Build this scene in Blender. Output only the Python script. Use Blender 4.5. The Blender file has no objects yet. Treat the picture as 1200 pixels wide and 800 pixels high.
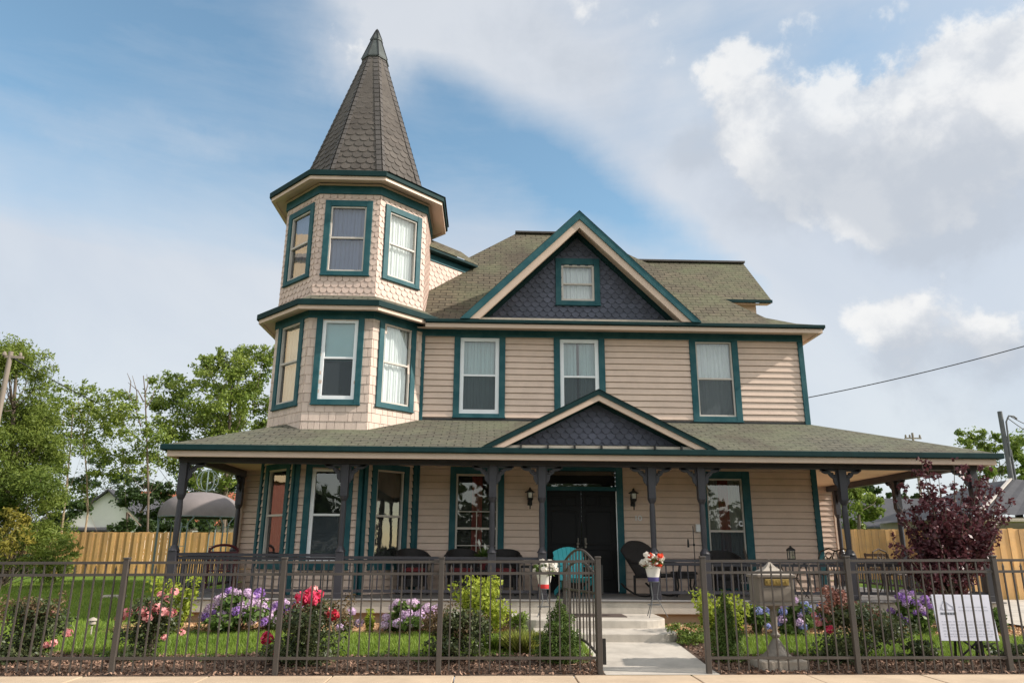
import bpy, math, random
import numpy as np
from mathutils import Vector, Matrix
sc = bpy.context.scene
COL = sc.collection
PI = math.pi
V3 = lambda *a: np.array(a, float)

# ------------------------------------------------------------------ camera (world X along the facade, Y away from the street)
CAMH = 1.5
FPX = 861.08
yaw, pitch, roll = math.radians(1.84), math.radians(15.705), math.radians(0.398)
_f = V3(math.sin(yaw)*math.cos(pitch), math.cos(yaw)*math.cos(pitch), math.sin(pitch))
_r = V3(math.cos(yaw), -math.sin(yaw), 0)
_u = np.cross(_r, _f)
_c, _s = math.cos(roll), math.sin(roll)
CR, CU, CF = _c*_r+_s*_u, -_s*_r+_c*_u, _f
cam = bpy.data.cameras.new('camera')
cam.sensor_width = 36.0
cam.lens = FPX/1200*36
cam.clip_end = 2000
camo = bpy.data.objects.new('camera', cam)
COL.objects.link(camo)
M = Matrix.Identity(4)
for i in range(3):
    M[i][0], M[i][1], M[i][2] = CR[i], CU[i], -CF[i]
M[2][3] = CAMH
camo.matrix_world = M
sc.camera = camo

def at(x, y, Y):
    "where a sight line of the survey photo (1200x800) meets the vertical plane at depth Y"
    d = (x-600)/FPX*CR - (y-400)/FPX*CU + CF
    return V3(0, 0, CAMH) + d*(Y/d[1])

def gz(y):
    return float(np.interp(y, [10, 12, 14.5, 30], [0, .124, .2, .35]))
def edge_y(x):          # back edge of the sidewalk
    return 9.73+.0233*x

# ------------------------------------------------------------------ mesh building
class MB:
    def __init__(s):
        s.v = []; s.f = []; s.uv = {}
    def add(s, vs, fs):
        o = len(s.v)
        s.v += [tuple(map(float, p)) for p in vs]
        s.f += [tuple(i+o for i in f) for f in fs]
    def poly(s, pts, uv=None):
        o = len(s.v)
        s.v += [tuple(map(float, p)) for p in pts]
        if uv is not None: s.uv[len(s.f)] = uv
        s.f.append(tuple(range(o, o+len(pts))))
    def roof(s, pts, down=None):
        "roof plane with UV in metres: u level, v up the slope"
        P = [np.array(p, float) for p in pts]
        n = np.zeros(3)
        for i in range(len(P)):
            n += np.cross(P[i]-P[0], P[(i+1) % len(P)]-P[0])
        n /= np.linalg.norm(n)
        if n[2] < 0: n = -n; P = P[::-1]
        u = np.cross(V3(0, 0, 1), n)
        if np.linalg.norm(u) < 1e-4: u = V3(1, 0, 0)
        u /= np.linalg.norm(u); v = np.cross(n, u)
        s.poly(P, [(float(p@u), float(p@v)) for p in P])
    def box(s, x0, x1, y0, y1, z0, z1):
        s.add([(x, y, z) for x in (x0, x1) for y in (y0, y1) for z in (z0, z1)],
              [(0, 1, 3, 2), (4, 6, 7, 5), (0, 4, 5, 1), (2, 3, 7, 6), (0, 2, 6, 4), (1, 5, 7, 3)])
    def obox(s, c, u, v, w):
        "box from centre and three half-extent vectors"
        c, u, v, w = [np.array(a, float) for a in (c, u, v, w)]
        s.add([c+a*u+b*v+d*w for a in (-1, 1) for b in (-1, 1) for d in (-1, 1)],
              [(0, 1, 3, 2), (4, 6, 7, 5), (0, 4, 5, 1), (2, 3, 7, 6), (0, 2, 6, 4), (1, 5, 7, 3)])
    def bar(s, a, b, w, h, up=(0, 0, 1)):
        a, b = np.array(a, float), np.array(b, float)
        d = b-a; L = np.linalg.norm(d); d /= L
        up = np.array(up, float)
        if abs(d@up) > .98: up = V3(0, 1, 0)
        r = np.cross(d, up); r /= np.linalg.norm(r); t = np.cross(r, d)
        s.obox((a+b)/2, d*L/2, r*w/2, t*h/2)
    def prism(s, pts, vec):
        P = [np.array(p, float) for p in pts]; vec = np.array(vec, float); n = len(P)
        s.add(P+[p+vec for p in P], [tuple(range(n)), tuple(range(2*n-1, n-1, -1))]+[(i, i+n, (i+1) % n+n, (i+1) % n) for i in range(n)])
    def tube(s, pts, r, n=8):
        P = [np.array(p, float) for p in pts]
        R = r if hasattr(r, '__len__') else [r]*len(P)
        o = len(s.v); prev = None
        for i, p in enumerate(P):
            d = P[min(i+1, len(P)-1)]-P[max(i-1, 0)]
            d = d/(np.linalg.norm(d)+1e-12)
            if prev is None:
                a = V3(0, 0, 1) if abs(d[2]) < .9 else V3(1, 0, 0)
                x = np.cross(d, a)
            else:
                x = prev-d*(prev@d)
            x /= np.linalg.norm(x)+1e-12; prev = x; y = np.cross(d, x)
            for k in range(n):
                t = 2*PI*k/n
                s.v.append(tuple(p+R[i]*(math.cos(t)*x+math.sin(t)*y)))
        m = len(P)
        for i in range(m-1):
            for k in range(n):
                k2 = (k+1) % n
                s.f.append((o+i*n+k, o+i*n+k2, o+(i+1)*n+k2, o+(i+1)*n+k))
        s.f.append(tuple(o+k for k in range(n))[::-1])
        s.f.append(tuple(o+(m-1)*n+k for k in range(n)))
    def lathe(s, c, prof, n=16, rot=0., cap=True, sx=1., sy=1.):
        o = len(s.v)
        for r, z in prof:
            for k in range(n):
                t = rot+2*PI*k/n
                s.v.append((c[0]+r*sx*math.cos(t), c[1]+r*sy*math.sin(t), c[2]+z))
        m = len(prof)
        for i in range(m-1):
            for k in range(n):
                k2 = (k+1) % n
                s.f.append((o+i*n+k, o+i*n+k2, o+(i+1)*n+k2, o+(i+1)*n+k))
        if cap:
            s.f.append(tuple(o+k for k in range(n))[::-1])
            s.f.append(tuple(o+(m-1)*n+k for k in range(n)))
    def ball(s, c, r, n=10, m=6, sz=1.):
        s.lathe(c, [(max(r*math.sin(PI*i/m), 1e-4), -r*sz*math.cos(PI*i/m)) for i in range(m+1)], n, cap=False)

def thing(name, label, cat, loc=(0, 0, 0), rot=0., group=None, kind=None):
    o = bpy.data.objects.new(name, None); COL.objects.link(o)
    o.empty_display_size = .2
    o.location = loc; o.rotation_euler = (0, 0, rot)
    o['label'] = label; o['category'] = cat
    if group: o['group'] = group
    if kind: o['kind'] = kind
    return o
def tag(o, label, cat, group=None, kind=None):
    if label: o['label'] = label
    if cat: o['category'] = cat
    if group: o['group'] = group
    if kind: o['kind'] = kind
    return o
def link(name, me, mat, parent=None, loc=(0, 0, 0)):
    o = bpy.data.objects.new(name, me)
    COL.objects.link(o)
    if mat is not None and not me.materials: me.materials.append(mat)
    if parent is not None: o.parent = parent
    o.location = loc
    return o
def rootloc(o):
    while o.parent: o = o.parent
    return np.array(o.location)
def obj(name, mb, mat, parent=None, smooth=False, world=False, org=None, bevel=0., label=None):
    "world=True: mesh given in world coordinates, moved under its thing's own base point (or org)"
    v = np.array(mb.v, float).reshape(-1, 3)
    loc = (0, 0, 0)
    if org is not None: v = v-np.array(org); loc = tuple(org)
    elif world and parent is not None: v = v-rootloc(parent)
    me = bpy.data.meshes.new(name)
    me.from_pydata(v.tolist(), [], mb.f)
    if mb.uv:
        L = me.uv_layers.new(name='UVMap')
        for fi, uv in mb.uv.items():
            p = me.polygons[fi]
            for k, li in enumerate(p.loop_indices): L.data[li].uv = uv[k]
    if smooth:
        me.polygons.foreach_set('use_smooth', [True]*len(me.polygons))
        try: me.set_sharp_from_angle(angle=math.radians(40))
        except Exception: pass
    me.update()
    o = link(name, me, mat, parent, loc)
    if bevel:
        b = o.modifiers.new('bevel', 'BEVEL'); b.width = bevel; b.segments = 2; b.limit_method = 'ANGLE'
    if label: o['label'] = label
    return o
def npobj(name, verts, faces, mat, parent=None, loc=(0, 0, 0), world=False):
    v = np.asarray(verts, float); f = np.asarray(faces, np.int32)
    if world and parent is not None: v = v-rootloc(parent)
    me = bpy.data.meshes.new(name)
    k = f.shape[1]
    me.vertices.add(len(v)); me.vertices.foreach_set('co', v.astype(np.float32).ravel())
    me.loops.add(f.size); me.loops.foreach_set('vertex_index', f.ravel())
    me.polygons.add(len(f)); me.polygons.foreach_set('loop_start', np.arange(0, f.size, k, dtype=np.int32))
    me.update(calc_edges=True); me.validate()
    return link(name, me, mat, parent, loc)
def dup(root, loc, rot, label=None, group=None, scale=None):
    r = root.copy(); COL.objects.link(r); r.location = loc; r.rotation_euler = (0, 0, rot)
    if scale: r.scale = (scale,)*3 if not hasattr(scale, '__len__') else scale
    if label: r['label'] = label
    if group: r['group'] = group
    for ch in list(root.children):
        c = ch.copy(); COL.objects.link(c); c.parent = r
        for g in list(ch.children):
            d = g.copy(); COL.objects.link(d); d.parent = c
    return r

# ------------------------------------------------------------------ materials
def _nt(name):
    m = bpy.data.materials.new(name); m.use_nodes = True
    nt = m.node_tree; return m, nt, nt.nodes, nt.links, nt.nodes['Principled BSDF']
def pm(name, col, rough=.6, var=.15, scale=3., bump=0., bscale=60., metal=0., island=0., spec=.4, stretch=(1, 1, 1), dirt=None, dirt_amt=.4, dirt_scale=1.2):
    m, nt, N, L, P = _nt(name)
    tc = N.new('ShaderNodeTexCoord'); mp = N.new('ShaderNodeMapping'); mp.inputs['Scale'].default_value = stretch
    L.new(tc.outputs['Object'], mp.inputs['Vector'])
    nz = N.new('ShaderNodeTexNoise'); nz.inputs['Scale'].default_value = scale; nz.inputs['Detail'].default_value = 6; nz.inputs['Roughness'].default_value = .65
    L.new(mp.outputs[0], nz.inputs['Vector'])
    rp = N.new('ShaderNodeMapRange'); rp.inputs['From Min'].default_value = .28; rp.inputs['From Max'].default_value = .72
    rp.inputs['To Min'].default_value = 1-var; rp.inputs['To Max'].default_value = 1+var
    L.new(nz.outputs['Fac'], rp.inputs['Value'])
    fac = rp.outputs[0]
    if island:
        g = N.new('ShaderNodeNewGeometry'); r2 = N.new('ShaderNodeMapRange')
        r2.inputs['To Min'].default_value = 1-island; r2.inputs['To Max'].default_value = 1+island
        L.new(g.outputs['Random Per Island'], r2.inputs['Value'])
        mu = N.new('ShaderNodeMath'); mu.operation = 'MULTIPLY'; L.new(fac, mu.inputs[0]); L.new(r2.outputs[0], mu.inputs[1]); fac = mu.outputs[0]
    vm = N.new('ShaderNodeVectorMath'); vm.operation = 'SCALE'; vm.inputs[0].default_value = col[:3]
    L.new(fac, vm.inputs['Scale'])
    out = vm.outputs[0]
    if dirt is not None:
        dn = N.new('ShaderNodeTexNoise'); dn.inputs['Scale'].default_value = dirt_scale; dn.inputs['Detail'].default_value = 8; dn.inputs['Roughness'].default_value = .7
        L.new(tc.outputs['Object'], dn.inputs['Vector'])
        dr = N.new('ShaderNodeMapRange'); dr.inputs['From Min'].default_value = .45; dr.inputs['From Max'].default_value = .75; dr.inputs['To Max'].default_value = dirt_amt
        L.new(dn.outputs['Fac'], dr.inputs['Value'])
        mx = N.new('ShaderNodeMix'); mx.data_type = 'RGBA'
        L.new(dr.outputs[0], mx.inputs['Factor']); L.new(out, mx.inputs['A']); mx.inputs['B'].default_value = (*dirt, 1)
        out = mx.outputs['Result']
    L.new(out, P.inputs['Base Color'])
    P.inputs['Roughness'].default_value = rough; P.inputs['Metallic'].default_value = metal
    P.inputs['Specular IOR Level'].default_value = spec
    if bump:
        bn = N.new('ShaderNodeTexNoise'); bn.inputs['Scale'].default_value = bscale; bn.inputs['Detail'].default_value = 5
        L.new(mp.outputs[0], bn.inputs['Vector'])
        bp = N.new('ShaderNodeBump'); bp.inputs['Strength'].default_value = bump; bp.inputs['Distance'].default_value = .02
        L.new(bn.outputs['Fac'], bp.inputs['Height']); L.new(bp.outputs[0], P.inputs['Normal'])
    return m
def leafmat(name, col, col2, trans=.35, rough=.5, clump=.5, cscale=1.5):
    m, nt, N, L, P = _nt(name)
    g = N.new('ShaderNodeNewGeometry'); tc = N.new('ShaderNodeTexCoord')
    nz = N.new('ShaderNodeTexNoise'); nz.inputs['Scale'].default_value = cscale; nz.inputs['Detail'].default_value = 3
    L.new(tc.outputs['Object'], nz.inputs['Vector'])
    a = N.new('ShaderNodeMapRange'); a.inputs['From Min'].default_value = .3; a.inputs['From Max'].default_value = .7; a.inputs['To Max'].default_value = clump
    L.new(nz.outputs['Fac'], a.inputs['Value'])
    b = N.new('ShaderNodeMath'); b.operation = 'MULTIPLY_ADD'; b.inputs[1].default_value = 1-clump
    L.new(g.outputs['Random Per Island'], b.inputs[0]); L.new(a.outputs[0], b.inputs[2])
    mx = N.new('ShaderNodeMix'); mx.data_type = 'RGBA'; mx.inputs['A'].default_value = (*col, 1); mx.inputs['B'].default_value = (*col2, 1)
    L.new(b.outputs[0], mx.inputs['Factor'])
    L.new(mx.outputs['Result'], P.inputs['Base Color']); P.inputs['Roughness'].default_value = rough
    P.inputs['Specular IOR Level'].default_value = .35
    tr = N.new('ShaderNodeBsdfTranslucent'); L.new(mx.outputs['Result'], tr.inputs['Color'])
    ms = N.new('ShaderNodeMixShader'); ms.inputs[0].default_value = trans
    L.new(P.outputs[0], ms.inputs[1]); L.new(tr.outputs[0], ms.inputs[2])
    L.new(ms.outputs[0], N['Material Output'].inputs['Surface'])
    return m
def roofmat(name, c1, c2, stain, moss, course=.145):
    m, nt, N, L, P = _nt(name)
    uv = N.new('ShaderNodeTexCoord')
    br = N.new('ShaderNodeTexBrick'); br.inputs['Scale'].default_value = 1.; br.inputs['Brick Width'].default_value = .30; br.inputs['Row Height'].default_value = course
    br.inputs['Mortar Size'].default_value = .014; br.inputs['Mortar Smooth'].default_value = .3; br.inputs['Bias'].default_value = 0
    br.inputs['Color1'].default_value = (*c1, 1); br.inputs['Color2'].default_value = (*c2, 1); br.inputs['Mortar'].default_value = (c1[0]*.30, c1[1]*.29, c1[2]*.29, 1)
    wob = N.new('ShaderNodeTexNoise'); wob.inputs['Scale'].default_value = 1.3; wob.inputs['Detail'].default_value = 3
    L.new(uv.outputs['UV'], wob.inputs['Vector'])
    wv = N.new('ShaderNodeVectorMath'); wv.operation = 'SCALE'; wv.inputs['Scale'].default_value = .05
    L.new(wob.outputs['Color'], wv.inputs[0])
    wa = N.new('ShaderNodeVectorMath'); L.new(uv.outputs['UV'], wa.inputs[0]); L.new(wv.outputs[0], wa.inputs[1])
    L.new(wa.outputs[0], br.inputs['Vector'])
    def noise(s, d=8):
        n = N.new('ShaderNodeTexNoise'); n.inputs['Scale'].default_value = s; n.inputs['Detail'].default_value = d; n.inputs['Roughness'].default_value = .7
        L.new(uv.outputs['Object'], n.inputs['Vector']); return n.outputs['Fac']
    def mix(a, b, f, lo, hi, amt):
        r = N.new('ShaderNodeMapRange'); r.inputs['From Min'].default_value = lo; r.inputs['From Max'].default_value = hi; r.inputs['To Max'].default_value = amt
        L.new(f, r.inputs['Value']); x = N.new('ShaderNodeMix'); x.data_type = 'RGBA'
        L.new(r.outputs[0], x.inputs['Factor']); L.new(a, x.inputs['A']); x.inputs['B'].default_value = (*b, 1); return x.outputs['Result']
    c = mix(br.outputs['Color'], moss, noise(.9), .42, .66, .75)
    c = mix(c, stain, noise(.55, 6), .50, .68, .7)
    gr = N.new('ShaderNodeMapRange'); gr.inputs['From Min'].default_value = .3; gr.inputs['From Max'].default_value = .7; gr.inputs['To Min'].default_value = .72; gr.inputs['To Max'].default_value = 1.28
    L.new(noise(14, 8), gr.inputs['Value'])
    vm = N.new('ShaderNodeVectorMath'); vm.operation = 'SCALE'; L.new(c, vm.inputs[0]); L.new(gr.outputs[0], vm.inputs['Scale'])
    L.new(vm.outputs[0], P.inputs['Base Color']); P.inputs['Roughness'].default_value = .9; P.inputs['Specular IOR Level'].default_value = .2
    bp = N.new('ShaderNodeBump'); bp.inputs['Strength'].default_value = .9; bp.inputs['Distance'].default_value = .012; bp.invert = True
    L.new(br.outputs['Fac'], bp.inputs['Height'])
    b2 = N.new('ShaderNodeBump'); b2.inputs['Strength'].default_value = .5; b2.inputs['Distance'].default_value = .01
    L.new(noise(60, 4), b2.inputs['Height']); L.new(bp.outputs[0], b2.inputs['Normal'])
    L.new(b2.outputs[0], P.inputs['Normal'])
    return m
def glassmat(name, refl=.16, tint=(.9, .95, .95)):
    m, nt, N, L, P = _nt(name)
    tr = N.new('ShaderNodeBsdfTransparent'); tr.inputs['Color'].default_value = (*tint, 1)
    gl = N.new('ShaderNodeBsdfGlossy'); gl.inputs['Roughness'].default_value = .015
    nz = N.new('ShaderNodeTexNoise'); nz.inputs['Scale'].default_value = 1.6; tc = N.new('ShaderNodeTexCoord'); L.new(tc.outputs['Object'], nz.inputs['Vector'])
    bp = N.new('ShaderNodeBump'); bp.inputs['Strength'].default_value = .03; bp.inputs['Distance'].default_value = .05
    L.new(nz.outputs['Fac'], bp.inputs['Height']); L.new(bp.outputs[0], gl.inputs['Normal'])
    lw = N.new('ShaderNodeLayerWeight'); lw.inputs['Blend'].default_value = .25
    ad = N.new('ShaderNodeMath'); ad.operation = 'MULTIPLY_ADD'; ad.inputs[1].default_value = .8; ad.inputs[2].default_value = refl; ad.use_clamp = True
    L.new(lw.outputs['Fresnel'], ad.inputs[0])
    ms = N.new('ShaderNodeMixShader'); L.new(ad.outputs[0], ms.inputs[0]); L.new(tr.outputs[0], ms.inputs[1]); L.new(gl.outputs[0], ms.inputs[2])
    L.new(ms.outputs[0], N['Material Output'].inputs['Surface'])
    return m
def sheer(name, col, alpha):
    m, nt, N, L, P = _nt(name)
    P.inputs['Base Color'].default_value = (*col, 1); P.inputs['Roughness'].default_value = .9
    tr = N.new('ShaderNodeBsdfTransparent'); ms = N.new('ShaderNodeMixShader'); ms.inputs[0].default_value = alpha
    L.new(tr.outputs[0], ms.inputs[1]); L.new(P.outputs[0], ms.inputs[2]); L.new(ms.outputs[0], N['Material Output'].inputs['Surface'])
    return m

MT = dict(
    siding=pm('painted_siding', (.645, .49, .395), .55, .06, 2., .05, 30, dirt=(.40, .31, .25), dirt_amt=.40, dirt_scale=2.2),
    shake=pm('painted_shakes', (.60, .475, .40), .7, .10, 5., .25, 90, island=.09, stretch=(1, 1, .15), dirt=(.42, .33, .28), dirt_amt=.35),
    scallop=pm('painted_scallops', (.60, .455, .385), .65, .08, 4., .1, 60, island=.07, dirt=(.45, .33, .26), dirt_amt=.3),
    beige=pm('beige_trim', (.60, .45, .35), .5, .06, 3., dirt=(.42, .31, .24), dirt_amt=.25),
    teal=pm('teal_trim', (.014, .082, .098), .6, .2, 3., .15, 25, spec=.25, dirt=(.06, .12, .12), dirt_amt=.6, dirt_scale=3.),
    gutter=pm('dark_green_gutter', (.008, .030, .031), .7, .25, 3., spec=.15),
    charcoal=pm('charcoal_shingles', (.080, .085, .115), .7, .15, 4., .2, 70, island=.16),
    spire=pm('spire_shingles', (.080, .067, .058), .85, .22, 3., .35, 90, island=.2, dirt=(.14, .125, .11), dirt_amt=.5),
    hipcap=pm('hip_cap_shingles', (.085, .075, .07), .85, .2, 3., .3, 90, island=.15),
    capmetal=pm('cap_metal', (.075, .085, .082), .7, .35, 5., metal=.2),
    roof=roofmat('mossy_roof_shingles', (.150, .125, .088), (.108, .094, .068), (.070, .052, .042), (.130, .138, .080)),
    proof=roofmat('porch_roof_shingles', (.140, .130, .098), (.108, .104, .082), (.078, .060, .050), (.140, .150, .095)),
    postpaint=pm('charcoal_paint', (.040, .038, .046), .45, .15, 4.),
    floor=pm('porch_floor_paint', (.20, .19, .185), .5, .15, 2., stretch=(.3, 1, 1)),
    ceiling=pm('porch_ceiling', (.76, .52, .32), .6, .05, 2.),
    concrete=pm('concrete', (.42, .38, .33), .85, .14, 2.2, .25, 80, dirt=(.25, .22, .19), dirt_amt=.5, dirt_scale=1.7),
    pale_concrete=pm('pale_concrete', (.49, .445, .385), .85, .12, 2.2, .2, 80, dirt=(.27, .245, .21), dirt_amt=.7, dirt_scale=2.),
    foundation=pm('tan_foundation', (.32, .23, .15), .85, .15, 3., .2, 60),
    white=pm('white_vinyl', (.78, .79, .80), .4, .04, 3.),
    sash=pm('pale_sash', (.52, .47, .42), .5, .08, 3.),
    darksash=pm('dark_sash', (.16, .15, .14), .5, .1, 3.),
    glass=glassmat('window_glass', .12),
    glass2=glassmat('mirror_glass', .28),
    screen=sheer('insect_screen', (.05, .065, .075), .62),
    curtain=pm('white_curtain', (.78, .77, .76), .9, .05, 3.),
    greycurtain=pm('grey_blue_curtain', (.20, .23, .36), .9, .06, 3.),
    greencurtain=pm('pale_green_curtain', (.40, .52, .52), .9, .06, 3.),
    blind=pm('teal_blind', (.33, .52, .53), .8, .04, 3.),
    darklace=sheer('dim_lace_curtain', (.30, .27, .24), .22),
    lace=sheer('lace_curtain', (.55, .50, .44), .55),
    drape=pm('red_drape', (.26, .06, .05), .8, .2, 5.),
    room=pm('dark_interior', (.022, .021, .022), .9, .2, 3.),
    door=pm('black_door', (.006, .006, .007), .5, .2, 3., spec=.2),
    brass=pm('old_brass', (.42, .30, .12), .35, .2, 6., metal=.8),
    iron=pm('bronze_fence_paint', (.066, .055, .047), .5, .12, 5.),
    black=pm('black_metal', (.012, .012, .012), .45, .2, 5.),
    lampglass=pm('frosted_glass', (.75, .72, .66), .3, .03, 3.),
    wicker=pm('black_wicker', (.018, .015, .015), .6, .3, 60., .5, 120),
    redcush=pm('red_cushion', (.13, .014, .018), .85, .15, 6.),
    turq=pm('turquoise_plastic', (.035, .42, .47), .4, .06, 3.),
    maroon=pm('maroon_paint', (.085, .012, .016), .45, .15, 4.),
    brownmetal=pm('brown_wrought_iron', (.05, .032, .022), .5, .2, 5.),
    cedar=pm('cedar_boards', (.54, .32, .13), .8, .18, 1.2, .2, 40, island=.26, stretch=(3, 3, .35), dirt=(.30, .20, .12), dirt_amt=.65),
    stone=pm('cast_stone', (.40, .35, .29), .85, .15, 5., .3, 60, dirt=(.22, .19, .16), dirt_amt=.5, dirt_scale=3.),
    mailbody=pm('weathered_bronze_paint', (.20, .172, .142), .55, .16, 4., dirt=(.20, .165, .13), dirt_amt=.5, dirt_scale=4.),
    gold=pm('gold_plaque', (.34, .24, .08), .5, .2, 20., metal=.7),
    signwhite=pm('sign_board', (.60, .60, .68), .5, .08, 3., dirt=(.5, .5, .54), dirt_amt=.4),
    signgrey=pm('sign_print', (.42, .43, .50), .6, .05, 3.),
    signdark=pm('sign_caption', (.10, .11, .13), .6, .1, 3.),
    bark=pm('grey_brown_bark', (.13, .10, .075), .9, .3, 6., .6, 30, stretch=(2, 2, .4)),
    palebark=pm('pale_bark', (.33, .25, .17), .9, .25, 6., .5, 30, stretch=(2, 2, .4)),
    pole=pm('weathered_pole', (.24, .20, .165), .9, .2, 3., .4, 30, stretch=(3, 3, .2)),
    greypole=pm('grey_pole', (.11, .115, .12), .7, .2, 3.),
    wire=pm('cable', (.02, .02, .02), .6, .1, 3.),
    canvas=pm('grey_canvas', (.20, .175, .17), .9, .12, 2.5, .3, 40),
    paleiron=pm('pale_green_iron', (.17, .22, .22), .5, .15, 5.),
    housewhite=pm('white_siding_far', (.70, .68, .66), .7, .08, 1.),
    darkroof=pm('dark_roof_far', (.055, .055, .062), .85, .2, 2.),
    redroof=pm('red_roof_far', (.32, .10, .05), .85, .2, 2.),
    tanwall=pm('tan_wall_far', (.30, .26, .22), .8, .12, 1.),
    brick=pm('red_brick_wall', (.24, .085, .06), .8, .2, 6.),
    cream=pm('cream_wall', (.62, .47, .30), .8, .08, 2.),
    asphalt=pm('asphalt', (.05, .05, .052), .9, .2, 1.5, .3, 120),
    mulchbed=pm('mulch_soil', (.10, .065, .046), .95, .4, 14., .8, 40),
    chips=pm('mulch_chips', (.235, .145, .10), .9, .2, 8., island=.5),
    bedsoil=pm('tan_wood_chip_bed', (.40, .24, .13), .95, .3, 14., .8, 40),
    tanchips=pm('tan_chips', (.52, .33, .18), .9, .2, 8., island=.4),
    pot=pm('white_pot', (.70, .67, .62), .5, .06, 5.),
    redband=pm('red_pot_band', (.55, .03, .03), .5, .1, 5.),
    blueband=pm('blue_pot_band', (.06, .05, .16), .5, .1, 5.),
    mat=pm('dark_mat', (.09, .065, .055), .95, .2, 20.),
)
def lawnmat():
    m, nt, N, L, P = _nt('lawn_turf')
    tc = N.new('ShaderNodeTexCoord')
    def nz(s, d=6, r=.6):
        n = N.new('ShaderNodeTexNoise'); n.inputs['Scale'].default_value = s; n.inputs['Detail'].default_value = d; n.inputs['Roughness'].default_value = r
        L.new(tc.outputs['Object'], n.inputs['Vector']); return n.outputs['Fac']
    cr = N.new('ShaderNodeValToRGB')
    cr.color_ramp.elements[0].position = .32; cr.color_ramp.elements[0].color = (.075, .14, .018, 1)
    cr.color_ramp.elements[1].position = .70; cr.color_ramp.elements[1].color = (.22, .32, .05, 1)
    ad = N.new('ShaderNodeMath'); ad.operation = 'MULTIPLY_ADD'; ad.inputs[1].default_value = .45
    s2 = N.new('ShaderNodeMath'); s2.operation = 'MULTIPLY'; s2.inputs[1].default_value = .55
    L.new(nz(.7), s2.inputs[0]); L.new(nz(35, 4, .8), ad.inputs[0]); L.new(s2.outputs[0], ad.inputs[2]); L.new(ad.outputs[0], cr.inputs['Fac'])
    L.new(cr.outputs[0], P.inputs['Base Color']); P.inputs['Roughness'].default_value = .9; P.inputs['Specular IOR Level'].default_value = .15
    bp = N.new('ShaderNodeBump'); bp.inputs['Strength'].default_value = 1; bp.inputs['Distance'].default_value = .05
    L.new(nz(50, 4, .8), bp.inputs['Height']); L.new(bp.outputs[0], P.inputs['Normal'])
    return m
MT['lawn'] = lawnmat()
LM = dict(
    grass=leafmat('grass_blades', (.13, .22, .025), (.29, .38, .065), .35, .5, .5, .8),
    maple=leafmat('light_green_leaves', (.080, .15, .022), (.29, .34, .065), .36, .5, .55, .5),
    dark=leafmat('dark_green_leaves', (.022, .048, .012), (.065, .105, .025), .25, .5, .5, .6),
    cedar=leafmat('yellow_green_fronds', (.065, .12, .020), (.26, .31, .055), .4, .6, .6, .5),
    yellow=leafmat('yellowing_leaves', (.20, .19, .03), (.36, .30, .06), .35, .5, .5, 1.),
    lime=leafmat('lime_leaves', (.20, .27, .025), (.42, .46, .06), .4, .5, .4, 3.),
    conifer=leafmat('conifer_needles', (.045, .095, .016), (.15, .21, .042), .3, .6, .5, 5.),
    box=leafmat('boxwood_leaves', (.075, .14, .02), (.24, .30, .06), .3, .45, .5, 6.),
    rose=leafmat('rose_leaves', (.030, .055, .020), (.12, .135, .055), .25, .45, .5, 4.),
    russet=leafmat('russet_leaves', (.075, .070, .030), (.26, .16, .085), .3, .5, .5, 4.),
    redtip=leafmat('red_tipped_leaves', (.16, .06, .045), (.36, .17, .12), .35, .5, .5, 5.),
    plum=leafmat('purple_plum_leaves', (.048, .013, .018), (.17, .058, .068), .25, .35, .35, 3.),
    hyd=leafmat('hydrangea_leaves', (.045, .095, .020), (.17, .24, .050), .3, .5, .5, 5.),
    tuft=leafmat('yellow_grass', (.20, .25, .04), (.42, .42, .11), .4, .5, .4, 5.),
    p_pink=leafmat('pink_petals', (.74, .24, .27), (.88, .46, .43), .3, .6, .2, 8.),
    p_hot=leafmat('hot_pink_petals', (.62, .02, .08), (.85, .10, .20), .3, .6, .3, 8.),
    p_red=leafmat('red_petals', (.45, .008, .03), (.65, .03, .06), .3, .6, .3, 8.),
    p_lav=leafmat('lavender_petals', (.54, .36, .58), (.82, .62, .79), .3, .7, .4, 6.),
    p_lil=leafmat('lilac_petals', (.60, .42, .58), (.84, .68, .80), .3, .7, .4, 6.),
    p_pur=leafmat('purple_petals', (.22, .10, .40), (.46, .25, .60), .3, .7, .4, 6.),
    p_blue=leafmat('blue_petals', (.20, .23, .55), (.48, .50, .78), .3, .7, .4, 6.),
    p_white=leafmat('white_petals', (.72, .66, .58), (.85, .82, .76), .3, .7, .4, 6.),
    p_orange=leafmat('scarlet_petals', (.70, .03, .01), (.85, .12, .04), .3, .7, .4, 6.),
)
# ================================================================== THE HOUSE
rs = np.random.RandomState(7)
house = thing('victorian_house', 'beige and teal Victorian house with a pointed octagonal corner tower and wraparound porch', 'house', (2., 16., .2))
def hp(name, mb, mat, parent=None, smooth=False, bevel=0., label=None):
    return obj(name, mb, mat, parent or house, smooth, world=True, bevel=bevel, label=label)
def fr(O, u, n):
    O, u, n = np.array(O, float), np.array(u, float), np.array(n, float)
    return lambda a, y, z: O+u*a+n*y+V3(0, 0, z)

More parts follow.
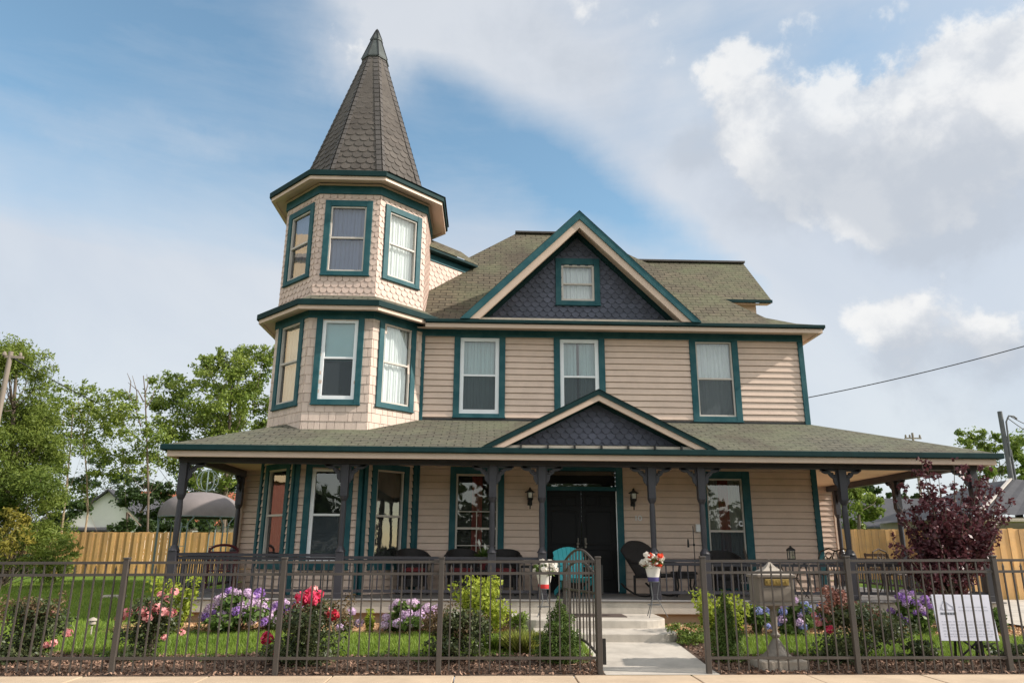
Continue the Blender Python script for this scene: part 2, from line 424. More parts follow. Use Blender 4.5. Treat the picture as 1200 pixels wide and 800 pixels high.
def siding(mb, O, u, n, w0, w1, z0, z1, course=.14, holes=()):
    T = fr(O, u, n)
    k = int(math.ceil((z1-z0)/course))
    for j in range(k):
        a, b = z0+j*course, min(z0+(j+1)*course, z1)
        cuts = [(w0, w1)]
        for (h0, h1, g0, g1) in holes:
            if min(b, g1)-max(a, g0) > .5*(b-a):
                nc = []
                for (c0, c1) in cuts:
                    if h1 <= c0 or h0 >= c1: nc.append((c0, c1)); continue
                    if h0 > c0: nc.append((c0, h0))
                    if h1 < c1: nc.append((h1, c1))
                cuts = nc
        nc = []
        for c0, c1 in cuts:          # butt joints between board lengths
            p = c0
            while c1-p > 3.0:
                q = p+rs.uniform(1.2, 3.2)
                if c1-q < .4: break
                nc.append((p, q-.003)); p = q+.003
            nc.append((p, c1))
        for c0, c1 in nc:
            if c1-c0 < 1e-4: continue
            mb.add([T(c0, .026, a), T(c1, .026, a), T(c1, .002, b-.015), T(c0, .002, b-.015), T(c0, -.010, a), T(c1, -.010, a)], [(0, 1, 2, 3), (4, 5, 1, 0)])

def clip_convex(P, poly):
    "Sutherland-Hodgman, both 2-D, poly counter-clockwise convex"
    out = list(P)
    for i in range(len(poly)):
        a, b = poly[i], poly[(i+1) % len(poly)]
        ex, ey = b[0]-a[0], b[1]-a[1]
        inp, out = out, []
        if not inp: return []
        def side(p): return ex*(p[1]-a[1])-ey*(p[0]-a[0])
        for k in range(len(inp)):
            p, q = inp[k], inp[(k+1) % len(inp)]
            sp, sq = side(p), side(q)
            if sp >= -1e-9: out.append(p)
            if (sp > 1e-9 and sq < -1e-9) or (sp < -1e-9 and sq > 1e-9):
                t = sp/(sp-sq); out.append((p[0]+t*(q[0]-p[0]), p[1]+t*(q[1]-p[1])))
    r = []
    for p in out:
        if not r or abs(p[0]-r[-1][0])+abs(p[1]-r[-1][1]) > 1e-6: r.append(p)
    if len(r) > 1 and abs(r[0][0]-r[-1][0])+abs(r[0][1]-r[-1][1]) < 1e-6: r.pop()
    return r
def shingles(mb, O, u, n, v, poly, row, width, shape, holes=(), lift=.020, jit=.0):
    O, u, n, v = [np.array(t, float) for t in (O, u, n, v)]
    xs = [p[0] for p in poly]; ys = [p[1] for p in poly]
    j = 0; b0 = min(ys)-row*.0
    while b0 < max(ys):
        a = min(xs)-width*(1.0 if j % 2 else .5)
        while a < max(xs)+width:
            w = width
            if shape == 'shake': w = width*rs.uniform(.55, 1.5)
            c = a+w/2; db = rs.uniform(-jit, jit); g = .004
            lo, hi = b0+db, b0+row*1.12
            if shape == 'scallop':
                P = [(c+(w/2-g)*math.sin(t), lo+row*.55*(1-math.cos(t))) for t in np.linspace(-PI/2, PI/2, 9)]
                P += [(c+w/2-g, hi), (c-w/2+g, hi)]
            elif shape == 'diamond':
                P = [(c-w*.5+g, lo+row*.62), (c-w*.16, lo), (c+w*.16, lo), (c+w*.5-g, lo+row*.62), (c+w*.5-g, hi), (c-w*.5+g, hi)]
            else:
                P = [(c-w/2+g, lo), (c+w/2-g, lo), (c+w/2-g, hi), (c-w/2+g, hi)]
            a += w
            cy = b0+row/2
            if any(h0 < c < h1 and g0 < cy < g1 for h0, h1, g0, g1 in holes): continue
            P = clip_convex(P, poly)
            if len(P) < 3: continue
            up = [O+u*p[0]+v*p[1]+n*(lift-(lift-.004)*min(max((p[1]-lo)/(row*1.12), 0), 1)) for p in P]
            dn = [O+u*p[0]+v*p[1] for p in P]
            m = len(P)
            mb.add(up+dn, [tuple(range(m))]+[(i, i+m, (i+1) % m+m, (i+1) % m) for i in range(m)])
        b0 += row; j += 1
def sheet_with_holes(mb, O, u, n, w0, w1, z0, z1, holes, y=0.):
    T = fr(O, u, n)
    xs = sorted({w0, w1, *[h for H in holes for h in H[:2] if w0 < h < w1]})
    zs = sorted({z0, z1, *[h for H in holes for h in H[2:] if z0 < h < z1]})
    for i in range(len(xs)-1):
        for j in range(len(zs)-1):
            cx, cz = (xs[i]+xs[i+1])/2, (zs[j]+zs[j+1])/2
            if any(a < cx < b and c < cz < d for a, b, c, d in holes): continue
            mb.poly([T(xs[i], y, zs[j]), T(xs[i+1], y, zs[j]), T(xs[i+1], y, zs[j+1]), T(xs[i], y, zs[j+1])])

def window(O, u, n, x0, x1, z0, z1, cw=.13, top=.13, bot=.07, fw=.055, meet=.5, frame='white', case='teal',
           curtain='curtain', lower='screen', glass='glass', grid=None, drape=False, blind=None, proud=.044, label=None):
    "opening and trim; x0..x1, z0..z1 are the outer edges of the casing on the wall plane"
    T = fr(O, u, n)
    def bx(mb, a0, a1, y0, y1, c0, c1):
        mb.add([T(a, y, z) for a in (a0, a1) for y in (y0, y1) for z in (c0, c1)],
               [(0, 1, 3, 2), (4, 6, 7, 5), (0, 4, 5, 1), (2, 3, 7, 6), (0, 2, 6, 4), (1, 5, 7, 3)])
    i0, i1, k0, k1 = x0+cw, x1-cw, z0+bot, z1-top
    m = MB()
    bx(m, x0, i0, -.02, proud, z0, z1); bx(m, i1, x1, -.02, proud, z0, z1)
    if top > .01: bx(m, i0, i1, -.02, proud-.003, k1, z1)
    bx(m, x0-.012, x1+.012, -.02, proud+.02, z0-.03, z0)
    bx(m, i0, i1, -.02, proud-.003, z0, k0)
    w = hp('window', m, MT[case], bevel=.006)
    if label: w['label'] = label
    zm = k0+(k1-k0)*meet
    m = MB()
    bx(m, i0, i0+fw, -.05, .012, k0, k1); bx(m, i1-fw, i1, -.05, .012, k0, k1)
    bx(m, i0+fw, i1-fw, -.05, .010, k1-fw, k1); bx(m, i0+fw, i1-fw, -.06, .010, k0, k0+fw*1.1)
    bx(m, i0+fw, i1-fw, -.055, .004, zm-.022, zm+.022)
    if grid:
        for zz in grid: bx(m, i0+fw, i1-fw, -.045, -.004, zz-.009, zz+.009)
        xc = (i0+i1)/2; bx(m, xc-.009, xc+.009, -.047, -.006, k0+fw, k1-fw if len(grid) > 2 else grid[0])
    hp('sash', m, MT[frame], w, bevel=.004)
    m = MB()
    m.poly([T(i0+fw-.005, -.030, zm), T(i1-fw+.005, -.030, zm), T(i1-fw+.005, -.030, k1-fw), T(i0+fw-.005, -.030, k1-fw)])
    m.poly([T(i0+fw-.005, -.042, k0+fw), T(i1-fw+.005, -.042, k0+fw), T(i1-fw+.005, -.042, zm), T(i0+fw-.005, -.042, zm)])
    hp('pane', m, MT[glass], w)
    if lower == 'screen':
        m = MB(); m.poly([T(i0+fw, -.018, k0+fw), T(i1-fw, -.018, k0+fw), T(i1-fw, -.018, zm-.02), T(i0+fw, -.018, zm-.02)])
        hp('insect_screen', m, MT['screen'], w)
    if curtain:
        m = MB(); nn = 60; xs = np.linspace(i0-.02, i1+.02, nn); ph = rs.uniform(0, 6); f = rs.uniform(40, 60)
        ys = -.13+.020*np.sin(xs*f+ph+1.3*np.sin(xs*9+ph))+.008*np.sin(xs*131)
        gap = rs.choice([.0, .015, .03]) if frame == 'white' else 0.; gx_ = (i0+i1)/2+rs.uniform(-.06, .06)
        for i in range(nn-1):
            if abs((xs[i]+xs[i+1])/2-gx_) < gap: continue
            m.poly([T(xs[i], ys[i], k0-.02), T(xs[i+1], ys[i+1], k0-.02), T(xs[i+1], ys[i+1], k1+.02), T(xs[i], ys[i], k1+.02)])
        hp('curtain', m, MT[curtain], w, smooth=True)
    if blind:
        m = MB(); b0 = zm-.05
        m.poly([T(i0, -.09, b0), T(i1, -.09, b0), T(i1, -.09, k1), T(i0, -.09, k1)])
        hp('roller_blind', m, MT[blind], w)
    if drape:
        m = MB(); xc = (i0+i1)/2; xs = np.linspace(xc-.11, xc+.11, 18)
        ys = -.105+.015*np.sin(xs*70)
        for i in range(17):
            m.poly([T(xs[i], ys[i], k0), T(xs[i+1], ys[i+1], k0), T(xs[i+1], ys[i+1], k1), T(xs[i], ys[i], k1)])
        hp('drape', m, MT['drape'], w, smooth=True)
    m = MB(); d = -.32
    a0, a1, c0, c1 = i0-.04, i1+.04, k0-.04, k1+.04
    for q in ([(a0, d, c0), (a1, d, c0), (a1, d, c1), (a0, d, c1)], [(a0, d, c0), (a0, d, c1), (a0, -.012, c1), (a0, -.012, c0)],
              [(a1, d, c0), (a1, -.012, c0), (a1, -.012, c1), (a1, d, c1)], [(a0, d, c0), (a0, -.012, c0), (a1, -.012, c0), (a1, d, c0)],
              [(a0, d, c1), (a1, d, c1), (a1, -.012, c1), (a0, -.012, c1)]):
        m.poly([T(*p) for p in q])
    hp('window_recess', m, MT['room'], w)
    return (i0-.03, i1+.03, k0-.03, k1+.03)

F = 16.0
EX, NF = (1, 0, 0), (0, -1, 0)
# ---------------------------------------------------------------- main front wall and its windows
holes = []
O0 = (0, F, 0)
holes.append(window(O0, EX, NF, -.78, .365, 4.27, 6.09, .135, .02, .07, .085, .5, curtain='greencurtain'))
holes.append(window(O0, EX, NF, 1.458, 2.611, 4.27, 6.09, .14, .02, .07, .085, .5, curtain='greencurtain'))
holes.append(window(O0, EX, NF, 4.545, 5.655, 4.24, 6.09, .14, .03, .10, .035, .5, frame='sash', curtain='curtain'))
holes.append(window(O0, EX, NF, -.788, .368, .98, 3.18, .13, .15, .10, .04, .42, frame='sash', curtain='darklace', lower=None, grid=(2.245, 1.55), drape=True))
g2 = window(O0, EX, NF, 4.562, 5.687, .72, 3.14, .17, .155, .10, .035, .49, frame='sash', curtain='lace', lower='screen', drape=True)
holes.append(g2)
doorhole = (1.27, 2.79, .62, 3.2)
holes.append(doorhole)
m = MB()
siding(m, O0, EX, NF, -1.50, 7.06, .62, 6.24, .14, holes)
RX = 7.13
# right side wall, rear walls, left wall (plain lap siding too)
siding(m, (RX, F, 0), (0, 1, 0), (1, 0, 0), .0, 8.6, .3, 6.3, .14)
m.poly([(RX-.01, F+.03, .3), (RX-.01, 24.6, .3), (RX-.01, 24.6, 6.3), (RX-.01, F+.03, 6.3)])
siding(m, (-3.4, 24.6, 0), (0, -1, 0), (-1, 0, 0), .0, 7.2, .3, 6.3, .14)
siding(m, (RX, 24.6, 0), (-1, 0, 0), (0, 1, 0), .0, 10.53, .3, 6.3, .14)
# single-storey wings left and right that close the two porches
siding(m, (-5.69, 17.6, 0), EX, NF, .06, 1.3, .6, 3.3, .14)
siding(m, (-5.69, 24.6, 0), (0, -1, 0), (-1, 0, 0), 0, 7.0, .3, 3.3, .14)
siding(m, (RX, 20.3, 0), EX, NF, .0, 2.36, .6, 3.3, .14)
siding(m, (9.55, 20.3, 0), (0, 1, 0), (1, 0, 0), 0, 4.3, .3, 3.3, .14)
wallo = hp('wall', m, MT['siding'])
m = MB()   # lining behind the boards
sheet_with_holes(m, O0, EX, NF, -1.50, 7.11, .62, 6.24, holes, -.012)
hp('wall_sheathing', m, MT['siding'])
m = MB(); m.box(-1.56, -1.44, F-.05, F+.02, .62, 6.09); hp('corner_board', m, MT['teal'], bevel=.008)
m = MB(); m.box(7.045, 7.165, F-.05, F+.02, .62, 6.09); m.box(7.13, 7.165, F+.02, F+.14, .62, 6.09)
hp('corner_board', m, MT['teal'], bevel=.008)
m = MB(); m.box(-5.72, -5.62, 17.56, 17.66, .6, 3.2); hp('corner_board', m, MT['beige'], bevel=.008)
m = MB(); m.box(9.47, 9.58, 20.26, 20.36, .6, 3.2)
hp('corner_board', m, MT['beige'], bevel=.008)
m = MB(); m.box(-1.58, 7.17, F-.045, F, 6.09, 6.30)
hp('frieze_board', m, MT['teal'], bevel=.006)
m = MB(); m.box(-1.50, 7.15, F-.03, F, 4.14, 4.235)
hp('wall_flashing', m, MT['black'])

# ---------------------------------------------------------------- front double door
d = MB(); d.box(2.77, 2.92, F-.05, F, .62, 3.22); d.box(1.14, 1.28, F-.05, F, .62, 3.22); d.box(1.28, 2.77, F-.045, F, 3.12, 3.22); d.box(1.28, 2.77, F-.03, F+.08, 2.70, 2.785)
frame = hp('door_frame', d, MT['teal'], bevel=.008)
m = MB(); m.box(1.28, 2.77, F+.1, F+.3, 2.78, 3.14); 
tr = hp('transom', m, MT['room'])
m = MB(); m.poly([(1.28, F+.05, 2.785), (2.77, F+.05, 2.785), (2.77, F+.05, 3.12), (1.28, F+.05, 3.12)]); hp('pane', m, MT['glass'], tr)
for (a, b, hx) in ((1.285, 2.02, 1.93), (2.03, 2.765, 2.10)):
    m = MB(); m.box(a, b, F+.03, F+.08, .63, 2.70)
    w = b-a
    for (p0, p1, q0, q1) in ((.12, .88, .12, .42), (.12, .46, .84, .95), (.54, .88, .84, .95), (.12, .88, .46, .80)):
        x0, x1, z0, z1 = a+w*p0, a+w*p1, .63+2.07*q0, .63+2.07*q1
        for (u0, u1, v0, v1) in ((x0, x1, z0, z0+.03), (x0, x1, z1-.03, z1), (x0, x0+.03, z0+.03, z1-.03), (x1-.03, x1, z0+.03, z1-.03)):
            m.box(u0, u1, F+.008, F+.03, v0, v1)
    dd = hp('door', m, MT['door'], bevel=.006)
    m = MB(); m.box(hx-.02, hx+.02, F+.015, F+.03, 1.52, 1.72); m.ball((hx, F-.02, 1.6), .032); m.tube([(hx, F+.02, 1.6), (hx, F-.02, 1.6)], .012)
    hp('handle', m, MT['mailbody'], dd, smooth=True)
m = MB(); m.box(1.27, 2.79, F-.02, F+.35, .60, .63); hp('threshold', m, MT['postpaint'])
m = MB(); m.box(2.755, 2.772, F-.056, F-.046, .66, 2.69); hp('storm_door_edge', m, MT['white'])

# ---------------------------------------------------------------- the octagonal tower
TC = V3(-3.145, 16.62, 0); AP = 1.62; HS = AP*math.tan(PI/8)
def face(k):
    t = -PI/2+k*PI/4
    n = V3(math.cos(t), math.sin(t), 0); u = V3(-n[1], n[0], 0)
    return TC+n*AP, u, n
wlow, wmid, wtop, cb, sheath = MB(), MB(), MB(), MB(), MB()
cbs = []
for k in (0, 1, -1, 2, -2, 3, 4, -3):
    O, u, n = face(k)
    T = fr(O, u, n)
    h1 = h2 = h3 = None
    if k in (0, 1, -1):
        g = 'glass2' if k == -1 else 'glass'
        h1 = window(O, u, n, -.475, .475, 1.10, 3.15, .125, .12, .13, .075 if k == 0 else .035, .49, frame='white' if k == 0 else 'sash',
                    curtain=None if k == 0 else 'darklace', lower='screen' if k == 0 else None, glass='glass2' if k == -1 else 'glass')
        h2 = window(O, u, n, -.50, .50, 4.33, 6.17, .125, .03, .09, .075 if k == 0 else .035, .515, frame='white' if k == 0 else 'sash',
                    curtain={0: None, 1: 'curtain', -1: 'curtain'}[k], blind='blind' if k == 0 else None, lower='screen' if k == 0 else None, glass=g)
        h3 = window(O, u, n, -.52, .52, 7.15, 8.90, .13, .14, .08, .035, .515, frame='sash',
                    curtain={0: 'greycurtain', 1: 'curtain', -1: 'greycurtain'}[k], lower=None, glass=g)
    H1 = [h1] if h1 else []; H2 = [h2] if h2 else []; H3 = [h3] if h3 else []
    vis = k in (0, 1, -1, 2, -2)
    if vis:
        siding(wlow, O, u, n, -HS+.045, HS-.045, .62, 3.62, .14, H1)
        shingles(wmid, O, u, n, (0, 0, 1), [(-HS, 3.58), (HS, 3.58), (HS, 6.20), (-HS, 6.20)], .195, .17, 'shake', H2, .016, .004)
        shingles(wtop, O, u, n, (0, 0, 1), [(-HS, 6.60), (HS, 6.60), (HS, 9.08), (-HS, 9.08)], .130, .158, 'scallop', H3, .016)
    sheet_with_holes(sheath, O, u, n, -HS, HS, .2, 3.6, H1, -.012)
    sheet_with_holes(sheath, O, u, n, -HS, HS, 3.6, 6.4, H2, -.008)
    sheet_with_holes(sheath, O, u, n, -HS, HS, 6.4, 9.4, H3, -.008)
    if k in (0, 1, -1):
        for s in (-1, 1):
            a, b = sorted((s*(HS-.005), s*(HS-.085)))
            cb = MB(); cb.add([T(x, y, z) for x in (a, b) for y in (-.02, .05) for z in (.62, 3.2)], [(0, 1, 3, 2), (4, 6, 7, 5), (0, 4, 5, 1), (2, 3, 7, 6), (0, 2, 6, 4), (1, 5, 7, 3)])
            hp('corner_board', cb, MT['teal'])
hp('tower_wall', wlow, MT['siding'], label='lap-sided ground-floor bay of the tower')
hp('tower_wall', wmid, MT['shake'], label='square wooden shakes on the second storey of the tower')
hp('tower_wall', wtop, MT['scallop'], label='fish-scale shingles on the top storey of the tower')
hp('tower_sheathing', sheath, MT['scallop'])
CC = 1/math.cos(PI/8)
def octl(name, prof, mat):
    m = MB(); m.lathe((TC[0], TC[1], 0), [(a*CC, z) for a, z in prof], 8, PI/8, cap=False)
    return hp(name, m, mat)
def ring(name, a0, a1, z0, z1, mat):
    return octl(name, [(a0, z0), (a1, z0), (a1, z1), (a0, z1), (a0, z0)], mat)
ring('tower_frieze', 1.60, 1.66, 9.06, 9.34, MT['teal']); ring('tower_frieze', 1.655, 1.685, 9.25, 9.29, MT['beige'])
ring('tower_frieze', 1.60, 1.655, 6.17, 6.40, MT['teal'])
for zt, nm in ((9.44, 'top'), (6.46, 'mid')):
    ring('tower_gutter', 1.93, 2.03, zt-.12, zt, MT['gutter'])
    ring('tower_fascia', 1.90, 1.985, zt-.205, zt-.12, MT['beige'])
    octl('tower_soffit', [(1.95, zt-.19), (1.60, zt-.11)], MT['beige'])
# skirt roof between the storeys
m = MB()
for k in range(8):
    O, u, n = face(k); c = TC
    a, b = 1.99, 1.61
    m.roof([c+n*a-u*a*math.tan(PI/8)+V3(0, 0, 6.455), c+n*a+u*a*math.tan(PI/8)+V3(0, 0, 6.455), c+n*b+u*b*math.tan(PI/8)+V3(0, 0, 6.69), c+n*b-u*b*math.tan(PI/8)+V3(0, 0, 6.69)])
hp('skirt_roof', m, MT['proof'])
# spire
AX = V3(-3.09, 16.60, 0); ZB, ZT, RB, RT = 9.62, 13.70, 1.44, .245
sp, hc = MB(), MB()
base = MB(); base.lathe((AX[0], AX[1], 0), [(2.01*CC, 9.43), (RB*CC, ZB), (RT*CC, ZT+.1)], 8, PI/8, cap=False)
for k in range(8):
    t = -PI/2+k*PI/4
    n = V3(math.cos(t), math.sin(t), 0); u = V3(-n[1], n[0], 0)
    sl = np.array([0, 0, ZT-ZB])-n*(RB-RT); Ls = np.linalg.norm(sl); v = sl/Ls
    nn = np.cross(u, v)
    if nn@n < 0: nn = -nn
    b, tt = RB*math.tan(PI/8), RT*math.tan(PI/8)
    O = AX+n*RB+V3(0, 0, ZB)
    shingles(sp, O, u, nn, v, [(-b, 0), (b, 0), (tt, Ls), (-tt, Ls)], .185, .225, 'scallop', (), .022, .006)
    # hip caps: overlapped tiles wrapped over the arris on both faces
    rows = 26
    for j in range(rows):
        s0, s1 = Ls*j/rows, Ls*(j+1.15)/rows
        for side in (-1, 1):
            def P(s, off, l):
                q = b+(tt-b)*s/Ls
                return O+v*s+u*side*(q-off)+nn*l
            w = .115 if side == 1 else .075
            pts = [P(s0, 0, .040), P(s0, w, .036), P(min(s1, Ls), w, .024), P(min(s1, Ls), 0, .028)]
            hc.poly(pts); hc.poly([P(s0, 0, .0), P(s0, w, .0), P(s0, w, .036), P(s0, 0, .040)]); hc.poly([P(s0, w, 0), P(min(s1, Ls), w, 0), P(min(s1, Ls), w, .024), P(s0, w, .036)])
spire = hp('spire', base, MT['spire'])
hp('spire_shingles', sp, MT['spire'], spire); hp('hip_cap', hc, MT['hipcap'], spire)
m = MB(); m.lathe((AX[0], AX[1], 0), [(.325*CC, 13.63), (.33*CC, 13.67), (.135*CC, 14.27), (.155*CC, 14.27), (.15*CC, 14.32), (.03, 14.62), (.02, 14.68)], 8, PI/8)
cap = hp('spire_cap', m, MT['capmetal'])
m = MB()
for k in range(8):
    t = PI/8+k*PI/4
    m.tube([(AX[0]+r*math.cos(t), AX[1]+r*math.sin(t), z) for r, z in ((.36, 13.65), (.147, 14.28), (.165, 14.30), (.03, 14.64))], .015, 5)
hp('rib', m, MT['black'], cap)

# ---------------------------------------------------------------- main eave, hip roof, front gable
ZE = 6.35
m = MB(); m.box(-1.41, 7.50, 15.46, 15.56, ZE-.075, ZE); m.box(7.42, 7.515, 15.56, 18.4, ZE-.085, ZE)
hp('gutter', m, MT['gutter'], bevel=.01)
m = MB(); m.box(-1.41, 7.45, 15.52, 15.60, ZE-.175, ZE-.085); m.box(7.37, 7.45, 15.6, 24.9, ZE-.175, ZE-.085)
m.poly([(-1.6, 15.56, ZE-.165), (7.43, 15.56, ZE-.165), (7.43, 16.02, ZE-.09), (-1.6, 16.02, ZE-.09)])
m.poly([(7.43, 15.56, ZE-.165), (7.43, 24.8, ZE-.165), (7.12, 24.8, ZE-.09), (7.12, 16.02, ZE-.09)])
hp('fascia', m, MT['beige'])
X0, X1, Y0, Y1 = -3.90, 7.50, 15.50, 24.80
def mz(d): return float(np.interp(d, [0, .45, .95, 4.65], [ZE, ZE+.17, ZE+.46, 10.50]))
m = MB()
ds = [0, .45, .95, 4.65]
for i in range(3):
    a, b = ds[i], ds[i+1]; za, zb = mz(a), mz(b)
    m.roof([(X0+a, Y0+a, za), (X1-a, Y0+a, za), (X1-b, Y0+b, zb), (X0+b, Y0+b, zb)])
    m.roof([(X0+a, Y1-a, za), (X1-a, Y1-a, za), (X1-b, Y1-b, zb), (X0+b, Y1-b, zb)])
    m.roof([(X1-a, Y0+a, za), (X1-a, Y1-a, za), (X1-b, Y1-b, zb), (X1-b, Y0+b, zb)])
    m.roof([(X0+a, Y0+a, za), (X0+a, Y1-a, za), (X0+b, Y1-b, zb), (X0+b, Y0+b, zb)])
roof = hp('roof', m, MT['roof'])
m = MB(); m.bar((.72, 20.15, 10.52), (2.88, 20.15, 10.52), .22, .05)
hp('ridge_cap', m, MT['hipcap'], roof)
def chevron(m, ax, az, slope, half, zb, t0, t1, y0, y1):
    "both rake boards: t0..t1 measured square to the slope below the outer line"
    q = math.hypot(1, slope); v0, v1 = t0*q, t1*q
    for s in (-1, 1):
        xo, xi = ax+s*(az-v0-zb)/slope, ax+s*(az-v1-zb)/slope
        m.prism([(xo, y0, zb), (ax, y0, az-v0), (ax, y0, az-v1), (xi, y0, zb)][::s], (0, y1-y0, 0))
GA = (2.03, 9.00)
m = MB(); chevron(m, *GA, .985, 2.62, 6.36, 0, .145, 15.44, 15.52); hp('rake_board', m, MT['teal'])
m = MB(); chevron(m, *GA, .985, 2.62, 6.37, .145, .29, 15.48, 15.56); chevron(m, *GA, .985, 2.62, 6.37, .19, .205, 15.56, 16.0); hp('rake_board', m, MT['beige'])
m = MB(); chevron(m, *GA, .985, 2.62, 6.38, .205, .31, 15.93, 16.03); hp('rake_moulding', m, MT['gutter'])
gwh = window(O0, EX, NF, 1.515, 2.545, 6.90, 8.03, .13, .15, .09, .05, .47, frame='sash', curtain='curtain', lower=None)
gm = MB(); tri = [(-.44, 6.36), (4.50, 6.36), (2.03, 8.80)]
shingles(gm, (0, F, 0), EX, NF, (0, 0, 1), tri, .115, .185, 'diamond', [gwh], .018)
gable = hp('gable_wall', gm, MT['charcoal'])
m = MB()
for pts in ([(-.5, 6.3), (1.6, 6.3), (1.6, 8.4)], [(1.6, 6.3), (2.46, 6.3), (2.46, 6.95), (1.6, 6.95)], [(1.6, 7.92), (2.46, 7.92), (2.46, 8.40), (2.03, 8.8), (1.6, 8.4)], [(2.46, 6.3), (4.56, 6.3), (2.46, 8.4)]):
    m.poly([(x, F+.01, z) for x, z in pts])
hp('sheathing', m, MT['charcoal'], gable)
m = MB(); m.box(-.42, 4.48, 15.60, 16.0, ZE+.05, ZE+.075); m.box(-.42, 4.48, 15.585, 15.60, ZE+.01, ZE+.08); hp('gable_flashing', m, MT['stone'])
m = MB()
m.roof([(2.03, 15.43, 9.01), (-.63, 15.43, 6.385), (2.03, 19.2, 9.01)]); m.roof([(2.03, 15.43, 9.01), (4.69, 15.43, 6.385), (2.03, 19.2, 9.01)])
hp('gable_roof', m, MT['roof'])
# cross gable on the right flank
ZK, ZR = 7.87, 9.62
m = MB(); m.roof([(3.2, 18.2, ZK), (7.45, 18.2, ZK), (7.45, 20.0, ZR), (3.2, 20.0, ZR)]); m.roof([(3.2, 21.8, ZK), (7.45, 21.8, ZK), (7.45, 20.0, ZR), (3.2, 20.0, ZR)])
cg = hp('cross_gable_roof', m, MT['roof'])
m = MB(); m.bar((3.8, 20.0, ZR+.02), (7.47, 20.0, ZR+.02), .2, .05); hp('ridge_cap', m, MT['hipcap'], cg)
m = MB(); m.box(5.0, 7.46, 18.15, 18.2, ZK-.09, ZK-.012); m.bar((7.43, 18.2, ZK-.06), (7.43, 20.0, ZR-.06), .03, .07); m.bar((7.43, 21.8, ZK-.06), (7.43, 20.0, ZR-.06), .03, .07)
hp('cross_gable_fascia', m, MT['gutter'])
m = MB(); m.poly([(5.0, 18.2, ZK-.10), (7.44, 18.2, ZK-.10), (7.44, 18.5, ZK-.06), (5.0, 18.5, ZK-.06)])
m.poly([(7.44, 18.2, ZK-.10), (7.44, 20, ZR-.1), (7.12, 20, ZR-.1), (7.12, 18.2, ZK-.10)])
m.poly([(5.2, 18.48, 6.2), (RX, 18.48, 6.2), (RX, 18.48, ZK), (5.2, 18.48, ZK)])
m.poly([(RX, 18.48, 6.2), (RX, 21.52, 6.2), (RX, 21.52, ZK+.2), (RX, 20, ZR-.05), (RX, 18.48, ZK+.2)])
hp('cross_gable_wall', m, MT['beige'])
# small dormer running back from the tower at 45 degrees
e = V3(1, 1, 0)/math.sqrt(2); nd = V3(1, -1, 0)/math.sqrt(2)
S = V3(-1.62, 17.18, 0)
m = MB(); shingles(m, S, e, nd, (0, 0, 1), [(-.1, 7.0), (2.0, 7.0), (2.0, 8.50), (-.1, 8.50)], .130, .158, 'scallop', (), .016)
m.poly([S-e*.1+V3(0, 0, 6.8), S+e*2+V3(0, 0, 6.8), S+e*2+V3(0, 0, 8.55), S-e*.1+V3(0, 0, 8.55)])
hp('dormer_wall', m, MT['scallop'])
m = MB(); m.prism([S-e*.1+nd*.03+V3(0, 0, 8.44), S+e*1.6+nd*.03+V3(0, 0, 8.44), S+e*1.6+nd*.03+V3(0, 0, 8.60), S-e*.1+nd*.03+V3(0, 0, 8.60)], -nd*.06)
hp('dormer_frieze', m, MT['teal'])
m = MB(); m.prism([S-e*.1+nd*.22+V3(0, 0, 8.62), S+e*1.6+nd*.22+V3(0, 0, 8.62), S+e*1.6+nd*.22+V3(0, 0, 8.68), S-e*.1+nd*.22+V3(0, 0, 8.68)], -nd*.25)
hp('dormer_fascia', m, MT['gutter'])
m = MB(); m.roof([S-e*.1+nd*.24+V3(0, 0, 8.69), S+e*1.62+nd*.24+V3(0, 0, 8.69), S+e*1.4-nd*.22+V3(0, 0, 9.12), S-e*.1-nd*.22+V3(0, 0, 9.14)])
m.roof([S-e*.1-nd*.22+V3(0, 0, 9.14), S+e*1.4-nd*.22+V3(0, 0, 9.12), S+e*1.4-nd*1.4+V3(0, 0, 8.4), S-e*.1-nd*1.4+V3(0, 0, 8.4)])
hp('dormer_roof', m, MT['roof'])

# ---------------------------------------------------------------- porch
PZ, PY, PE = .61, 14.0, 13.65
PX0, PX1 = -5.94, 9.72
ZG = 3.28; SLP = .39; ZW = ZG+SLP*(F-PE)
m = MB()
m.roof([(PX0, PE, ZG), (PX1, PE, ZG), (7.13, F, ZW), (PX0+2.35, F, ZW)])
m.roof([(PX0, PE, ZG), (PX0+2.35, F, ZW), (PX0+2.35, 24.6, ZW), (PX0, 24.6, ZG)])
m.roof([(PX1, PE, ZG), (PX1, 24.6, ZG), (7.13, 24.6, ZW), (7.13, F, ZW)])
hp('porch_roof', m, MT['proof'])
m = MB(); m.box(PX0-.02, PX1+.02, PE-.06, PE+.04, ZG-.095, ZG+.01); m.box(PX1-.06, PX1+.03, PE+.04, 24.6, ZG-.095, ZG+.01); m.box(PX0-.03, PX0+.06, PE+.04, 24.6, ZG-.095, ZG+.01)
hp('porch_gutter', m, MT['gutter'], bevel=.012)
m = MB(); m.box(PX0+.09, PX1-.10, PE+.02, PE+.10, ZG-.205, ZG-.095); m.box(PX0+.09, PX0+.15, PE+.1, 24.6, ZG-.205, ZG-.095); m.box(PX1-.16, PX1-.10, PE+.1, 24.6, ZG-.205, ZG-.095)
hp('porch_fascia', m, MT['beige'], bevel=.005)
m = MB(); m.box(PX0+.13, PX1-.14, PE+.08, F-.04, 3.20, 3.23); m.box(7.17, PX1-.14, F-.04, 20.28, 3.20, 3.23); m.box(PX0+.13, -4.7, F-.04, 17.58, 3.20, 3.23)
hp('porch_ceiling', m, MT['ceiling'])
